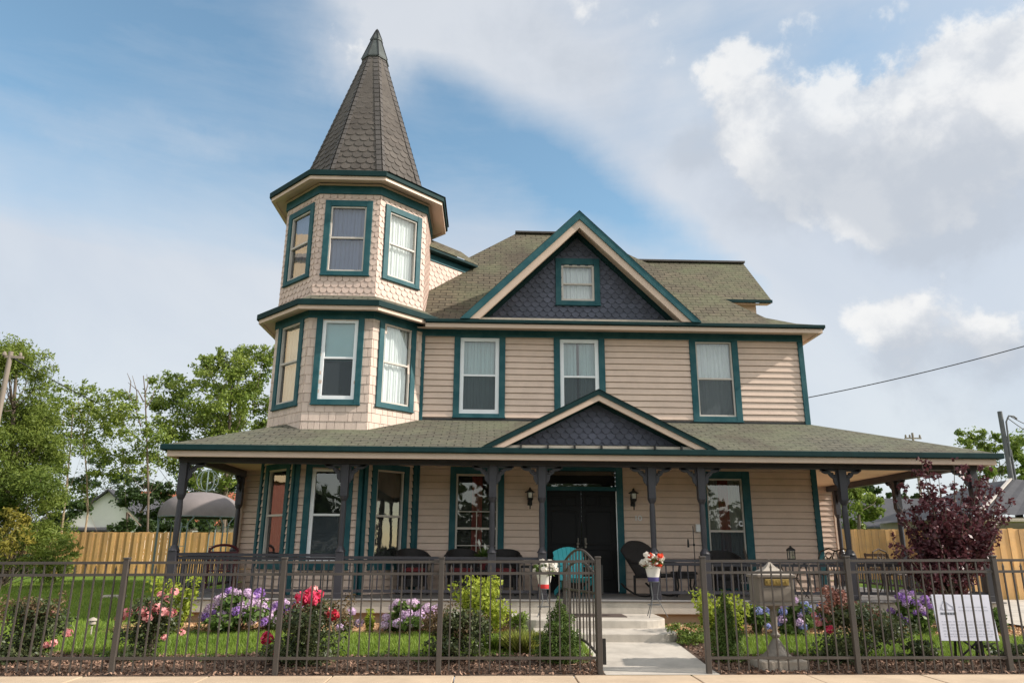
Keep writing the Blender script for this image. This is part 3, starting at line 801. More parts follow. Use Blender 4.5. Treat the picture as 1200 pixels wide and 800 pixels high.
m = MB(); m.box(-5.78, 9.50, 14.06, 14.22, 3.01, 3.2); m.box(9.33, 9.49, 14.22, 20.28, 3.05, 3.2); m.box(-5.77, -5.61, 14.22, 17.56, 3.05, 3.2)
hp('porch_beam', m, MT['postpaint'], bevel=.01)
m = MB(); m.box(-5.82, 9.60, PY, F+.3, PZ-.03, PZ); m.box(7.0, 9.60, F+.3, 20.3, PZ-.03, PZ); m.box(-5.82, -4.2, F+.3, 17.6, PZ-.03, PZ)
hp('porch_floor', m, MT['floor'], bevel=.008)
m = MB(); m.box(-5.78, 9.56, PY+.03, 17.0, .37, PZ-.03); m.box(7.0, 9.56, 17.0, 20.3, .37, PZ-.03)
hp('porch_slab', m, MT['pale_concrete'], bevel=.01)
m = MB(); m.box(-5.66, 9.45, PY+.16, 17.0, -.2, .37); m.box(7.0, 9.45, 17.0, 24.6, -.2, .37); m.box(-5.66, 7.0, 17.0, 24.6, -.2, .5)
hp('foundation', m, MT['foundation'])
# posts with gingerbread brackets
def post(x, y, sides=(-1, 1), axis='x', zt=3.01):
    m = MB(); h = .062
    m.box(x-.075, x+.075, y-.075, y+.075, PZ, 1.42)
    m.lathe((x, y, 0), [(.105, 1.42), (.075, 1.47), (.050, 1.52), (.056, 1.8), (.056, 2.2), (.048, 2.33), (.07, 2.37), (.085, 2.42)], 10, PI/10)
    m.box(x-.070, x+.070, y-.070, y+.070, 2.42, zt)
    m.box(x-.085, x+.085, y-.085, y+.085, PZ, PZ+.10)
    p = hp('porch_post', m, MT['postpaint'], bevel=.006)
    for s in sides:
        b = MB(); R = .30; n = 12
        o, i = [], []
        for q in range(n+1):
            t = q/n*PI/2
            wob = .018*abs(math.sin(3*t*2))
            o.append((s*(.07+R*(1-math.cos(t))), zt-R*(1-math.sin(t))*1.0-.0))
        # curved arm from the post face up to the beam with a scalloped lower edge
        arm = []
        for q in range(n+1):
            t = q/n*PI/2
            r1 = R; r2 = R-.055-.022*abs(math.sin(t*6))
            cx, cz = s*(.07+R), zt-R
            arm.append(((cx-s*r1*math.cos(t), cz+r1*math.sin(t)), (cx-s*(r2)*math.cos(t), cz+(r2)*math.sin(t))))
        for q in range(n):
            (a0, a1), (b0, b1) = arm[q], arm[q+1]
            pts = [(a0[0], a0[1]), (b0[0], b0[1]), (b1[0], b1[1]), (a1[0], a1[1])]
            if axis == 'x': b.prism([(x+px, y-.02, pz) for px, pz in pts], (0, .04, 0))
            else: b.prism([(x-.02, y+px, pz) for px, pz in pts], (.04, 0, 0))
        dot = [(s*.13, zt-.13), (s*.17, zt-.09)]
        for (px, pz) in dot:
            if axis == 'x': b.ball((x+px, y, pz), .035, 8, 5)
            else: b.ball((x, y+px, pz), .035, 8, 5)
        if axis == 'x': b.bar((x+s*.07, y, zt-.02), (x+s*.40, y, zt-.02), .04, .035); b.bar((x+s*.085, y, zt-.34), (x+s*.085, y, zt-.02), .04, .03)
        else: b.bar((x, y+s*.07, zt-.02), (x, y+s*.40, zt-.02), .04, .035); b.bar((x, y+s*.085, zt-.34), (x, y+s*.085, zt-.02), .04, .03)
        hp('bracket', b, MT['postpaint'], p)
PXS = [-5.69, -2.675, .108, 1.039, 3.132, 4.085, 6.828, 9.41]
for i, x in enumerate(PXS):
    post(x, 14.14, (1,) if i == 0 else (-1,) if i == 7 else (-1, 1))
post(9.41, 16.9, (-1, 1), 'y', 3.05); post(9.41, 19.9, (-1,), 'y', 3.05); post(-5.69, 17.45, (-1,), 'y', 3.05)
# railings
def rail(a, b, zt=1.34, skip=None):
    a, b = np.array(a, float), np.array(b, float)
    m = MB(); L = np.linalg.norm(b-a); d = (b-a)/L
    z = lambda h: V3(0, 0, h)
    m.bar(a+z(zt), b+z(zt), .075, .05); m.bar(a+z(zt-.06), b+z(zt-.06), .04, .05); m.bar(a+z(.74), b+z(.74), .05, .05)
    k = int(L/.125)
    for i in range(1, k):
        p = a+d*L*i/k
        m.bar(p+z(.74), p+z(zt-.05), .022, .022, (0, 1, 0))
    hp('porch_railing', m, MT['postpaint'])
yR = 14.14
rail((PXS[0]+.07, yR, 0), (PXS[1]-.07, yR, 0), 1.355); rail((PXS[1]+.07, yR, 0), (PXS[2]-.07, yR, 0), 1.32); rail((PXS[2]+.07, yR, 0), (PXS[3]-.07, yR, 0), 1.32)
rail((PXS[4]+.07, yR, 0), (PXS[5]-.07, yR, 0), 1.30); rail((PXS[5]+.07, yR, 0), (PXS[6]-.07, yR, 0), 1.29); rail((PXS[6]+.07, yR, 0), (PXS[7]-.07, yR, 0), 1.30)
rail((9.41, 14.21, 0), (9.41, 16.83, 0), 1.30); rail((9.41, 16.97, 0), (9.41, 19.83, 0), 1.30); rail((-5.69, 14.21, 0), (-5.69, 17.38, 0), 1.355)
# pediment over the steps
PA = (2.09, 4.41)
m = MB(); chevron(m, *PA, .505, 2.2, 3.295, 0, .085, 13.60, 13.67); hp('pediment_rake', m, MT['gutter'])
m = MB(); chevron(m, *PA, .505, 2.2, 3.30, .085, .185, 13.63, 13.69); chevron(m, *PA, .505, 2.2, 3.30, .10, .112, 13.69, 13.98); hp('pediment_rake', m, MT['beige'])
m = MB(); chevron(m, *PA, .505, 2.2, 3.305, .112, .20, 13.90, 13.97); hp('pediment_moulding', m, MT['gutter'])
m = MB(); shingles(m, (0, 13.96, 0), EX, NF, (0, 0, 1), [(.25, 3.30), (3.93, 3.30), (2.09, 4.24)], .105, .175, 'diamond', (), .02)
m.poly([(.1, 13.97, 3.25), (4.1, 13.97, 3.25), (2.09, 13.97, 4.27)])
hp('pediment_wall', m, MT['charcoal'])
m = MB(); m.box(.22, 4.0, 13.70, 13.96, 3.325, 3.345); m.box(.22, 4.0, 13.685, 13.70, 3.27, 3.35)
pf = hp('pediment_flashing', m, MT['stone'])
for x in np.arange(.62, 4.0, .50):
    m = MB(); m.box(x-.012, x+.012, 13.585, 13.685, 3.285, 3.355); hp('gutter_strap', m, MT['black'], pf)
m = MB()
for s in (-1, 1):
    m.roof([(2.09, 13.59, 4.42), (2.09+s*2.2, 13.59, 3.31), (2.09+s*.42, F, 4.21), (2.09, F, 4.42)])
hp('pediment_roof', m, MT['proof'])
# wall lanterns, house number, little fittings
def lantern(x):
    y = F-.14; m = MB()
    m.box(x-.05, x+.05, F-.03, F, 2.38, 2.62); m.tube([(x, F-.02, 2.42), (x, y, 2.40), (x, y, 2.47)], .014, 6)
    m.lathe((x, y, 0), [(.001, 2.76), (.02, 2.74), (.03, 2.70), (.11, 2.655), (.11, 2.64), (.05, 2.64)], 8, cap=False)
    m.lathe((x, y, 0), [(.05, 2.48), (.065, 2.50), (.06, 2.53), (.03, 2.46), (.015, 2.40), (.012, 2.30)], 8)
    for k in range(4):
        t = PI/4+k*PI/2; m.bar((x+.062*math.cos(t), y+.062*math.sin(t), 2.51), (x+.075*math.cos(t), y+.075*math.sin(t), 2.65), .012, .012)
    l = hp('wall_lantern', m, MT['black'])
    g = MB(); g.lathe((x, y, 0), [(.045, 2.53), (.06, 2.65)], 8); hp('lantern_glass', g, MT['lampglass'], l, smooth=True)
lantern(3.125); lantern(.917)
m = MB(); m.box(3.170, 3.190, F-.032, F-.022, 2.08, 2.19)
m.lathe((0, 0, 0), [(1, 0)], 3) if False else None
for k in range(16):
    t0, t1 = 2*PI*k/16, 2*PI*(k+1)/16
    c = (3.265, 2.135)
    m.prism([(c[0]+.045*math.cos(t0), F-.032, c[1]+.056*math.sin(t0)), (c[0]+.045*math.cos(t1), F-.032, c[1]+.056*math.sin(t1)),
             (c[0]+.026*math.cos(t1), F-.032, c[1]+.037*math.sin(t1)), (c[0]+.026*math.cos(t0), F-.032, c[1]+.037*math.sin(t0))], (0, .01, 0))
hp('house_number', m, MT['white'])
m = MB(); m.lathe((0, 0, 0), [(.001, 0), (.058, .0), (.058, .006), (.001, .006)], 20, cap=False)
mm = MB()
for k in range(20):
    t0, t1 = 2*PI*k/20, 2*PI*(k+1)/20
    mm.prism([(5.45+.06*math.cos(t0), F+.006, 2.04+.06*math.sin(t0)), (5.45+.06*math.cos(t1), F+.006, 2.04+.06*math.sin(t1)), (5.45+.03*math.cos(t1), F+.006, 2.04+.03*math.sin(t1)), (5.45+.03*math.cos(t0), F+.006, 2.04+.03*math.sin(t0))], (0, .004, 0))
hp('window_sticker', mm, MT['white'])
m = MB(); m.box(4.44, 4.54, F-.09, F-.02, 1.86, 2.02); hp('meter_box', m, MT['white'], bevel=.01)
# steps to the porch
def rounded(x0, x1, y0, y1, r, n=8):
    P = [(x1, y1)]
    P += [(x0, y1)] + [(x0+r-r*math.cos(t), y0+r-r*math.sin(t)) for t in np.linspace(0, PI/2, n)] + [(x1-r+r*math.sin(t), y0+r-r*math.cos(t)) for t in np.linspace(0, PI/2, n)]
    return P
m = MB()
m.prism([(x, y, .0) for x, y in rounded(.78, 3.02, 11.97, 14.02, .35)], (0, 0, .255))
m.prism([(x, y, .1) for x, y in rounded(.45, 3.05, 12.75, 14.02, .5)], (0, 0, .28))
hp('porch_steps', m, MT['pale_concrete'], bevel=.015)
# ================================================================== GROUND
def struct(o): o['kind'] = 'structure'; return o
def strip(mb, xs, yfun0, yfun1, dz, ny=6, zf=gz):
    for i in range(len(xs)-1):
        for j in range(ny):
            q = []
            for (x, t) in ((xs[i], j/ny), (xs[i+1], j/ny), (xs[i+1], (j+1)/ny), (xs[i], (j+1)/ny)):
                y = yfun0(x)+(yfun1(x)-yfun0(x))*t
                q.append((x, y, zf(y)+dz))
            mb.poly(q)
m = MB()
xs = [-400, -120, -60, -30, -20, -14, -10, -7, -4, -1, 2, 5, 8, 11, 14, 20, 30, 60, 120, 400]
ys = [10.2, 11, 12, 13, 14.5, 17, 20, 25, 30, 60, 120, 300, 700]
P = lambda x, k: (x, edge_y(max(min(x, 20), -20))-.03, -.002) if k == 0 else (x, ys[k-1], gz(ys[k-1]))
for i in range(len(xs)-1):
    for k in range(len(ys)):
        m.poly([P(xs[i], k), P(xs[i+1], k), P(xs[i+1], k+1), P(xs[i], k+1)])
struct(obj('lawn', m, MT['lawn']))
m = MB()
t0 = -.36
for k in range(-16, 17):
    x0, x1 = t0+1.46*k+.008, t0+1.46*(k+1)-.008
    a, b = edge_y(x0), edge_y(x1)
    m.prism([(x0, a-1.6, -.1), (x1, b-1.6, -.1), (x1, b, -.1), (x0, a, -.1)], (0, 0, .106+.002*((k*7) % 3)))
struct(obj('sidewalk', m, pm('tan_sidewalk', (.52, .40, .28), .85, .10, 2., .2, 80, dirt=(.30, .225, .16), dirt_amt=.6), bevel=.008))  # warm tan concrete with mottled stains
m = MB(); m.prism([(-60, 6.0, -.13), (60, 8.8, -.13), (60, 9.12, -.13), (-60, 6.4, -.13)], (0, 0, .12)); struct(obj('kerb', m, MT['concrete']))
m = MB(); m.poly([(-300, -9, -.13), (300, -9, -.13), (300, 9.0, -.13), (-300, 9.0, -.13)]); struct(obj('road', m, MT['asphalt']))
m = MB(); m.poly([(-300, -300, -.05), (300, -300, -.05), (300, -9, -.05), (-300, -9, -.05)]); struct(obj('verge', m, MT['lawn']))
m = MB(); strip(m, [1.50, 2.2, 2.93], lambda x: edge_y(x)+.004, lambda x: 11.99, .012, 8)
struct(obj('walkway', m, MT['pale_concrete']))
rg = np.random.RandomState(3)
wv = lambda x, s=0: .12*math.sin(x*1.7+s)+.07*math.sin(x*4.1+2*s)
m = MB(); strip(m, list(np.arange(-20, 1.5, .35))+[1.5], lambda x: edge_y(x)-.01, lambda x: 10.95+wv(x), .008)
strip(m, [2.93]+list(np.arange(3.2, 16, .35)), lambda x: edge_y(x)-.01, lambda x: 10.95+wv(x, 1)+(1.6 if x < 3.6 else 0), .008)
struct(obj('mulch_bed', m, MT['mulchbed']))
m = MB(); strip(m, list(np.arange(-6.4, .75, .3)), lambda x: 12.62+wv(x, 2)+(max(0, (-5.2-x))*1.1), lambda x: 14.1, .010)
strip(m, list(np.arange(3.0, 10.3, .3)), lambda x: 12.62+wv(x, 3), lambda x: 14.1, .010)
struct(obj('wood_chip_bed', m, MT['bedsoil']))
m = MB(); m.poly([(9.62, 13.4, .225), (40, 15.4, .30), (40, 19.3, .33), (9.62, 19.3, .33)]); struct(obj('driveway', m, MT['pale_concrete']))

def quads(rng, pts, nrm, size, asp=.5, bend=0.):
    "leaf-shaped quads (N,4,3) from centres and normals"
    N = len(pts)
    nrm = nrm/(np.linalg.norm(nrm, axis=1, keepdims=True)+1e-9)
    a = rng.normal(size=(N, 3)); t = a-nrm*(a*nrm).sum(1, keepdims=True); t /= np.linalg.norm(t, axis=1, keepdims=True)+1e-9
    b = np.cross(nrm, t)
    s = (size*rng.uniform(.65, 1.3, N))[:, None]
    V = np.stack([pts+t*s*.5, pts+b*s*.5*asp+t*s*.08, pts-t*s*.5, pts-b*s*.5*asp+t*s*.08], 1)
    return V.reshape(-1, 3), np.arange(N*4).reshape(-1, 4)
def inball(rng, n, shell=.5):
    d = rng.normal(size=(n, 3)); d /= np.linalg.norm(d, axis=1, keepdims=True)
    r = rng.uniform(0, 1, n)**shell
    return d*r[:, None], d
def cloud(rng, clumps, n, size, asp=.5, up=.5, shell=.45, rad=.7):
    C = np.array(clumps, float)
    w = (C[:, 3]*C[:, 4]*C[:, 5])**.75; w /= w.sum()
    idx = rng.choice(len(C), n, p=w)
    o, d = inball(rng, n, shell)
    pts = C[idx, :3]+o*C[idx, 3:6]
    nr = rng.normal(size=(n, 3))*.8+d*rad+V3(0, 0, up)
    return quads(rng, pts, nr, size, asp)

# loose chips, grass blades
def chips(name, label, cat, mat, n, regs, size, seed):
    rng = np.random.RandomState(seed); pts = []
    for (x0, x1, f0, f1) in regs:
        k = int(n*(x1-x0)/sum(r[1]-r[0] for r in regs))
        x = rng.uniform(x0, x1, k); t = rng.uniform(0, 1, k)
        y = np.array([f0(a)+(f1(a)-f0(a))*b for a, b in zip(x, t)])
        z = np.array([gz(a) for a in y])+.012+rng.uniform(0, .03, k)
        pts.append(np.stack([x, y, z], 1))
    pts = np.concatenate(pts); nr = rng.normal(size=pts.shape)*.7+V3(0, 0, 1)
    v, f = quads(rng, pts, nr, size, .45)
    return tag(npobj(name, v, f, mat), label, cat, kind='stuff')
chips('bark_mulch', 'brown bark mulch strewn along the foot of the metal fence', 'mulch', MT['chips'], 15000,
      [(-7, 1.48, edge_y, lambda x: 10.95+wv(x)), (2.96, 9, edge_y, lambda x: 10.95+wv(x, 1)), (2.96, 3.6, lambda x: 10.9, lambda x: 12.5)], .055, 5)
chips('wood_chips', 'tan wood chips in the flower bed below the porch', 'wood chips', MT['tanchips'], 9000,
      [(-6.2, .7, lambda x: 12.62+wv(x, 2), lambda x: 13.9), (3.05, 9.6, lambda x: 12.62+wv(x, 3), lambda x: 13.9)], .05, 6)
def blades(n, x0, x1, y0f, y1f, h, seed, dens_y=1.):
    rng = np.random.RandomState(seed)
    x = rng.uniform(x0, x1, n); t = rng.uniform(0, 1, n)**dens_y
    y = np.array([y0f(a)+(y1f(a)-y0f(a))*b for a, b in zip(x, t)]); z = np.array([gz(a) for a in y])
    p = np.stack([x, y, z], 1); a = rng.uniform(0, 2*PI, n); w = h*.10
    d = np.stack([np.cos(a), np.sin(a), 0*a], 1)*w
    L = rng.normal(size=(n, 3))*.35*h; L[:, 2] = h*rng.uniform(.5, 1.2, n)
    return np.stack([p-d, p+d, p+L], 1).reshape(-1, 3)
parts = [blades(52000, -8, 1.5, lambda x: 10.9+wv(x), lambda x: 12.75+wv(x, 2), .075, 1), blades(30000, 3.5, 10, lambda x: 10.9+wv(x, 1), lambda x: 12.75+wv(x, 3), .075, 2),
         blades(60000, -17, -5.9, lambda x: 12.2, lambda x: 26, .085, 3, 1.4)]
v = np.concatenate(parts)
tag(npobj('grass', v, np.arange(len(v)).reshape(-1, 3), LM['grass']), 'short green lawn grass between the fence and the house', 'grass', kind='stuff')

# ================================================================== METAL FENCE AND GATE
def fz(x): return 1.352+.0085*x
def fence(name, label, posts, ends):
    t = thing(name, label, 'fence', (posts[0], edge_y(posts[0])+.07, 0))
    for x in posts:
        m = MB(); y = edge_y(x)+.07
        m.box(x-.032, x+.032, y-.032, y+.032, -.05, fz(x)+.02); m.box(x-.038, x+.038, y-.038, y+.038, fz(x)+.02, fz(x)+.045)
        obj('post', m, MT['iron'], t, world=True, bevel=.006)
    ps = sorted(posts+ends)
    for a, b in zip(ps[:-1], ps[1:]):
        m = MB(); y = lambda x: edge_y(x)+.07
        for h in (.0, -.143):
            m.bar((a, y(a), fz(a)+h-.018), (b, y(b), fz(b)+h-.018), .028, .032)
        m.bar((a, y(a), .195), (b, y(b), .195), .028, .032)
        k = int(round((b-a)/.124))
        for i in range(1, k):
            x = a+(b-a)*i/k
            full = i % 2 == 0
            zt = fz(x)-.03 if full else fz(x)-.085
            m.box(x-.0085, x+.0085, y(x)-.0085, y(x)+.0085, .05, zt)
            if not full:
                m.add([(x-.014, y(x)-.009, zt-.02), (x+.014, y(x)-.009, zt-.02), (x+.014, y(x)+.009, zt-.02), (x-.014, y(x)+.009, zt-.02), (x, y(x), zt+.045)], [(0, 1, 4), (1, 2, 4), (2, 3, 4), (3, 0, 4)])
        obj('panel', m, MT['iron'], t, world=True)
    return t
fence('metal_fence', 'bronze metal picket fence running from the open gate to the left edge', [1.44, -.56, -2.53, -4.46], [-6.42, -8.4])
fence('metal_fence', 'bronze metal picket fence right of the walkway in front of the stone mailbox', [2.81, 4.73, 6.73], [8.7, 10.6])
hx, hy = 1.44, edge_y(1.44)+.12
gd = V3(-.30, 1.22, 0); GL = np.linalg.norm(gd); gd /= GL
g = thing('garden_gate', 'arched metal picket gate swung open toward the house beside a small conifer', 'gate', (hx, hy, 0))
def GP(s, z): return V3(hx, hy, 0)+gd*s+V3(0, 0, z)
for s in (.05, GL):
    m = MB(); m.bar(GP(s, .08), GP(s, 1.34), .05, .05, (0, 1, 0)); obj('stile', m, MT['iron'], g, world=True, bevel=.005)
m = MB()
def arc(s, base, rise): return base+rise*math.sin(PI*min(max((s-.05)/(GL-.05), 0), 1))
for base in (1.32, 1.17):
    m.tube([GP(s, arc(s, base, .17)) for s in np.linspace(.05, GL, 15)], .018, 6)
m.tube([GP(s, arc(s, .22, .12)) for s in np.linspace(.05, GL, 15)], .018, 6)
m.bar(GP(.05, .95), GP(GL, .95), .02, .03)
for i in range(1, 10):
    s = .05+(GL-.05)*i/10
    m.bar(GP(s, arc(s, .22, .12)), GP(s, arc(s, 1.32, .17)), .017, .017, (0, 1, 0))
obj('picket_panel', m, MT['iron'], g, world=True)
m = MB(); m.obox(GP(GL+.02, 1.0), gd*.03, np.cross(gd, V3(0, 0, 1))*.03, (0, 0, .06)); obj('latch', m, MT['black'], g, world=True)
m = MB(); m.box(hx+.035, hx+.075, hy-.075, hy-.03, .12, .42); m.box(hx+.03, hx+.06, hy-.07, hy-.03, .95, 1.3); obj('hinge', m, MT['black'], g, world=True)

# ================================================================== MAILBOX, SIGN
mx, my = 3.83, 10.25
t = thing('pedestal_mailbox', 'ornate stone-coloured pedestal mailbox with a pagoda roof and gold plaque behind the fence', 'mailbox', (mx, my, 0))
m = MB(); m.prism([(mx-.30, my-.26, .0), (mx+.34, my-.20, 0), (mx+.28, my+.26, 0), (mx-.34, my+.20, 0)], (0, 0, .14)); obj('plinth', m, MT['stone'], t, world=True, bevel=.02)
m = MB(); m.lathe((mx, my, 0), [(.22, .13), (.215, .16), (.17, .19), (.125, .23), (.10, .29), (.07, .34), (.05, .365), (.04, .39), (.062, .41), (.066, .43), (.04, .455), (.032, .48), (.038, .56), (.046, .66), (.05, .72), (.042, .74), (.075, .77), (.14, .815), (.185, .825), (.185, .84)], 16)
obj('pedestal', m, MT['mailbody'], t, smooth=True, world=True)
m = MB(); m.box(mx-.235, mx+.235, my-.19, my+.19, .70+.10, 1.165); m.box(mx-.255, mx+.255, my-.21, my+.21, .80, .835); m.box(mx-.26, mx+.26, my-.215, my+.215, 1.15, 1.185)
m.box(mx-.19, mx+.19, my-.205, my-.19, .86, 1.03)
obj('box', m, MT['mailbody'], t, world=True, bevel=.012)
m = MB(); m.lathe((mx, my, 0), [(.36, 1.185), (.30, 1.205), (.19, 1.235), (.10, 1.275), (.05, 1.315), (.018, 1.345), (.022, 1.36), (.002, 1.385)], 4, PI/4, sy=.85)
obj('roof', m, MT['stone'], t, world=True, bevel=.006)
m = MB(); m.box(mx-.16, mx+.16, my-.222, my-.19, 1.055, 1.135)
p = obj('plaque', m, MT['gold'], t, world=True, bevel=.008)
m = MB()
for k in range(7): m.obox((mx-.12+.04*k, my-.226, 1.095), (.013, 0, 0), (0, .005, 0), (0, 0, .016 if k % 2 else .022))
obj('relief', m, MT['gold'], p, world=True, bevel=.004)

sx, sy = 6.60, 10.50
t = thing('information_board', 'white printed notice board on dark metal legs behind the fence', 'sign', (sx, sy, 0), 0)
tilt = math.radians(12)
def SP(a, b, o=0):   # board coordinates: a right, b up
    return V3(sx+a+.045*(b-.27), sy+b*math.sin(tilt)-o*math.cos(tilt), .33+b*math.cos(tilt)+o*math.sin(tilt)*1.)
def sbox(mb, a0, a1, b0, b1, o0, o1):
    mb.add([SP(a, b, o) for a in (a0, a1) for o in (o1, o0) for b in (b0, b1)], [(0, 1, 3, 2), (4, 6, 7, 5), (0, 4, 5, 1), (2, 3, 7, 6), (0, 2, 6, 4), (1, 5, 7, 3)])
m = MB(); sbox(m, -.41, .41, 0, .60, 0, .02); obj('board', m, MT['signwhite'], t, world=True, bevel=.004)
rgs = np.random.RandomState(12)
for r_, b in enumerate((.43, .385, .24, .20, .16, .12, .08, .05)):
    a = -.34 if b < .3 else -.06; m = MB()
    while a < .32:
        w = rgs.uniform(.02, .07); sbox(m, a, min(a+w, .35), b, b+.013, .0205, .022); a += w+.014
    obj('print_line', m, MT['signgrey'], t, world=True)
m = MB()   # little line drawing of a house over its caption bar
for (a0, b0, a1, b1) in ((-.32, .40, -.25, .52), (-.25, .52, -.15, .44), (-.30, .40, -.12, .40), (-.29, .40, -.29, .47), (-.14, .40, -.14, .45), (-.22, .40, -.22, .49)):
    p, q = SP(a0, b0, .022), SP(a1, b1, .022); m.bar(p, q, .008, .004, (0, -1, 0))
obj('line_drawing', m, MT['signgrey'], t, world=True)
m = MB(); a = -.33
for w in (.035, .02, .05, .03, .045): sbox(m, a, a+w, .335, .365, .0205, .023); a += w+.008
obj('caption', m, MT['signdark'], t, world=True)
m = MB()
for s in (-.13, .17):
    m.bar((sx+s+.02, sy+.05, .0), SP(s, .06, -.02), .03, .03, (0, 1, 0)); m.bar((sx+s+.02, sy+.22, .0), SP(s, .3, -.03), .025, .025, (0, 1, 0))
m.bar((sx-.11, sy+.05, .14), (sx+.19, sy+.05, .36), .02, .02); m.bar((sx-.11, sy+.05, .36), (sx+.19, sy+.05, .14), .02, .02)
obj('leg_frame', m, MT['black'], t, world=True)

# ================================================================== SHRUBS AND FLOWERS
def ballbloom(seed, r, n, size, mat, nm='bloom', squash=.85):
    rng = np.random.RandomState(seed); o, d = inball(rng, n, .12)
    v, f = quads(rng, o*r*V3(1, 1, squash), d*1.2+rng.normal(size=(n, 3))*.35, size, .9)
    me = npobj(nm, v, f, mat); d_ = me.data; bpy.data.objects.remove(me); return d_
BL = {k: ballbloom(20+i, 1., 110, .42, LM[k]) for i, k in enumerate(('p_lav', 'p_lil', 'p_pur', 'p_blue', 'p_white'))}
RB = {k: ballbloom(40+i, 1., 26, 1.0, LM[k], squash=.7) for i, k in enumerate(('p_pink', 'p_hot', 'p_red', 'p_orange'))}
RB['white'] = ballbloom(47, 1., 26, .9, LM['p_white'], squash=.7)
def bloom(parent, me, p, r, rng):
    o = bpy.data.objects.new('bloom', me); COL.objects.link(o); o.parent = parent
    o.location = p; o.scale = (r, r, r); o.rotation_euler = tuple(rng.uniform(-.6, .6, 2))+(rng.uniform(0, 6),)
    return o
def shrub(name, label, cat, x, y, w, h, mat, n, size, seed, group=None, d=None, asp=.5, nstem=9, shape='mound', up=.5, ncl=14, low=.12):
    rng = np.random.RandomState(seed); d = d or w
    t = thing(name, label, cat, (x, y, gz(y)), 0, group)
    cl = []
    if shape == 'mound':
        for i in range(ncl):
            a = rng.uniform(0, 2*PI); q = rng.uniform(0, 1)**.6; zz = rng.uniform(low, .88)
            k = math.sqrt(max(0, 1-((zz-.45)/.60)**2))
            R = rng.uniform(.16, .28)
            cl.append((w*.5*.82*q*k*math.cos(a), d*.5*.82*q*k*math.sin(a), h*zz, w*R, d*R, h*R*.8))
    elif shape == 'cone':
        for i in range(ncl):
            zz = (i+.5)/ncl; a = i*2.4; k = (1-zz)**.75*.62+.04; b = min(1, .75+zz*1.4)
            cl.append((w*.5*k*.75*b*math.cos(a), d*.5*k*.75*b*math.sin(a), h*(.05+zz*.86), w*.5*(k*.72*b+.05), d*.5*(k*.72*b+.05), h*.10))
            cl.append((0, 0, h*(.05+zz*.86), w*.5*k*1.2*b, d*.5*k*1.2*b, h*.08))
        cl.append((0, 0, h*.94, w*.05, w*.05, h*.07))
    elif shape == 'spray':
        for i in range(ncl):
            a = rng.uniform(0, 2*PI); q = rng.uniform(.1, 1); zz = rng.uniform(.45, 1)
            for s in (.35, .55, .75, .95):
                R = .13+.08*(1-s)
                cl.append((w*.5*q*s*math.cos(a), d*.5*q*s*math.sin(a), h*zz*s, w*R, d*R, h*R*.8))
    v, f = cloud(rng, cl, n, size, asp, up)
    v[:, 2] = np.maximum(v[:, 2], .01)
    npobj('foliage', v, f, mat, t)
    m = MB()
    for i in range(nstem):
        c = cl[rng.randint(len(cl))]
        m.tube([(rng.normal()*.03, rng.normal()*.03, -.05), (c[0]*.4, c[1]*.4, c[2]*.5), (c[0], c[1], c[2])], [.012, .009, .005], 5)
    obj('stem', m, MT['bark'], t)
    return t, rng
def hydrangea(label, x, y, w, h, cols, nb, seed, r=.085, hi=.98):
    t, rng = shrub('hydrangea', label, 'hydrangea', x, y, w, h*.88, LM['hyd'], int(1500*w*h/.6)+300, .10, seed, 'hydrangeas in the porch bed', asp=.65)
    for i in range(nb):
        x_ = rng.uniform(-1, 1); e_ = math.sqrt(max(0, 1-x_*x_*.85)); f_ = rng.uniform(.15, 1)
        bloom(t, BL[cols[rng.randint(len(cols))]], (w*.5*x_, (-1 if i % 4 else 1)*w*.40*math.sqrt(max(0, 1-f_*f_))*e_+rng.normal()*.03, h*(.16+.84*f_*e_)), r*rng.uniform(.6, 1.15), rng)
    return t
hydrangea('large hydrangea massed with pink and lavender blooms below the left porch railing', -4.02, 12.95, 1.05, .68, ['p_lav', 'p_lil', 'p_lil', 'p_lav', 'p_pur'], 70, 101, .082)
hydrangea('magenta and purple hydrangea between the lavender one and the red rose bush', -3.28, 13.05, .62, .52, ['p_pur', 'p_lil', 'p_lav'], 22, 102, .075)
hydrangea('tiny low hydrangea with two lavender blooms beside the red rose bush', -2.22, 12.85, .36, .36, ['p_lav'], 4, 103, .075)
hydrangea('pale lilac hydrangea covered in round blooms left of the lime green shrub', -1.17, 12.85, .92, .58, ['p_lil', 'p_lav', 'p_lil'], 38, 104, .08)
hydrangea('blue hydrangea peeking out just left of the mailbox pedestal', 4.52, 12.75, .42, .56, ['p_blue'], 9, 105, .08)
hydrangea('blue hydrangea full of round blooms just right of the mailbox pedestal', 5.12, 12.8, .62, .58, ['p_blue', 'p_lav', 'p_blue'], 26, 106, .075)
hydrangea('small deep blue hydrangea close against the porch slab behind the big russet rose bush', 5.85, 13.35, .35, .42, ['p_blue', 'p_pur'], 5, 107, .075)
hydrangea('purple hydrangea with tall blooms left of the white notice board', 7.2, 12.95, .66, .74, ['p_pur', 'p_pur', 'p_lav'], 24, 108, .075)
def shoots(t, label, w, h, seed):
    if 'large' in label or 'low' in label or 'coral' in label: return
    rng = np.random.RandomState(seed+500)
    cl = [(rng.uniform(-.42, .42)*w, rng.uniform(-.3, .2)*w, rng.uniform(.55, 1.)*h, .10, .10, .11) for i in range(16)]
    v, f = cloud(rng, cl, 1200, .042, .55); npobj('pale_shoot', v, f, LM['russet'], t)
def rose(label, x, y, w, h, mat, n, blooms, seed, spread=None, size=.047):
    t, rng = shrub('rose_bush', label, 'rose bush', x, y, w, h, mat, int(n*1.5), size, seed, 'rose bushes along the metal fence', asp=.6, ncl=20, low=.1)
    for (px, pz, py, k, r) in blooms: bloom(t, RB[k], (px, py, pz), r*1.2, rng)
    shoots(t, label, w, h, seed)
    return t
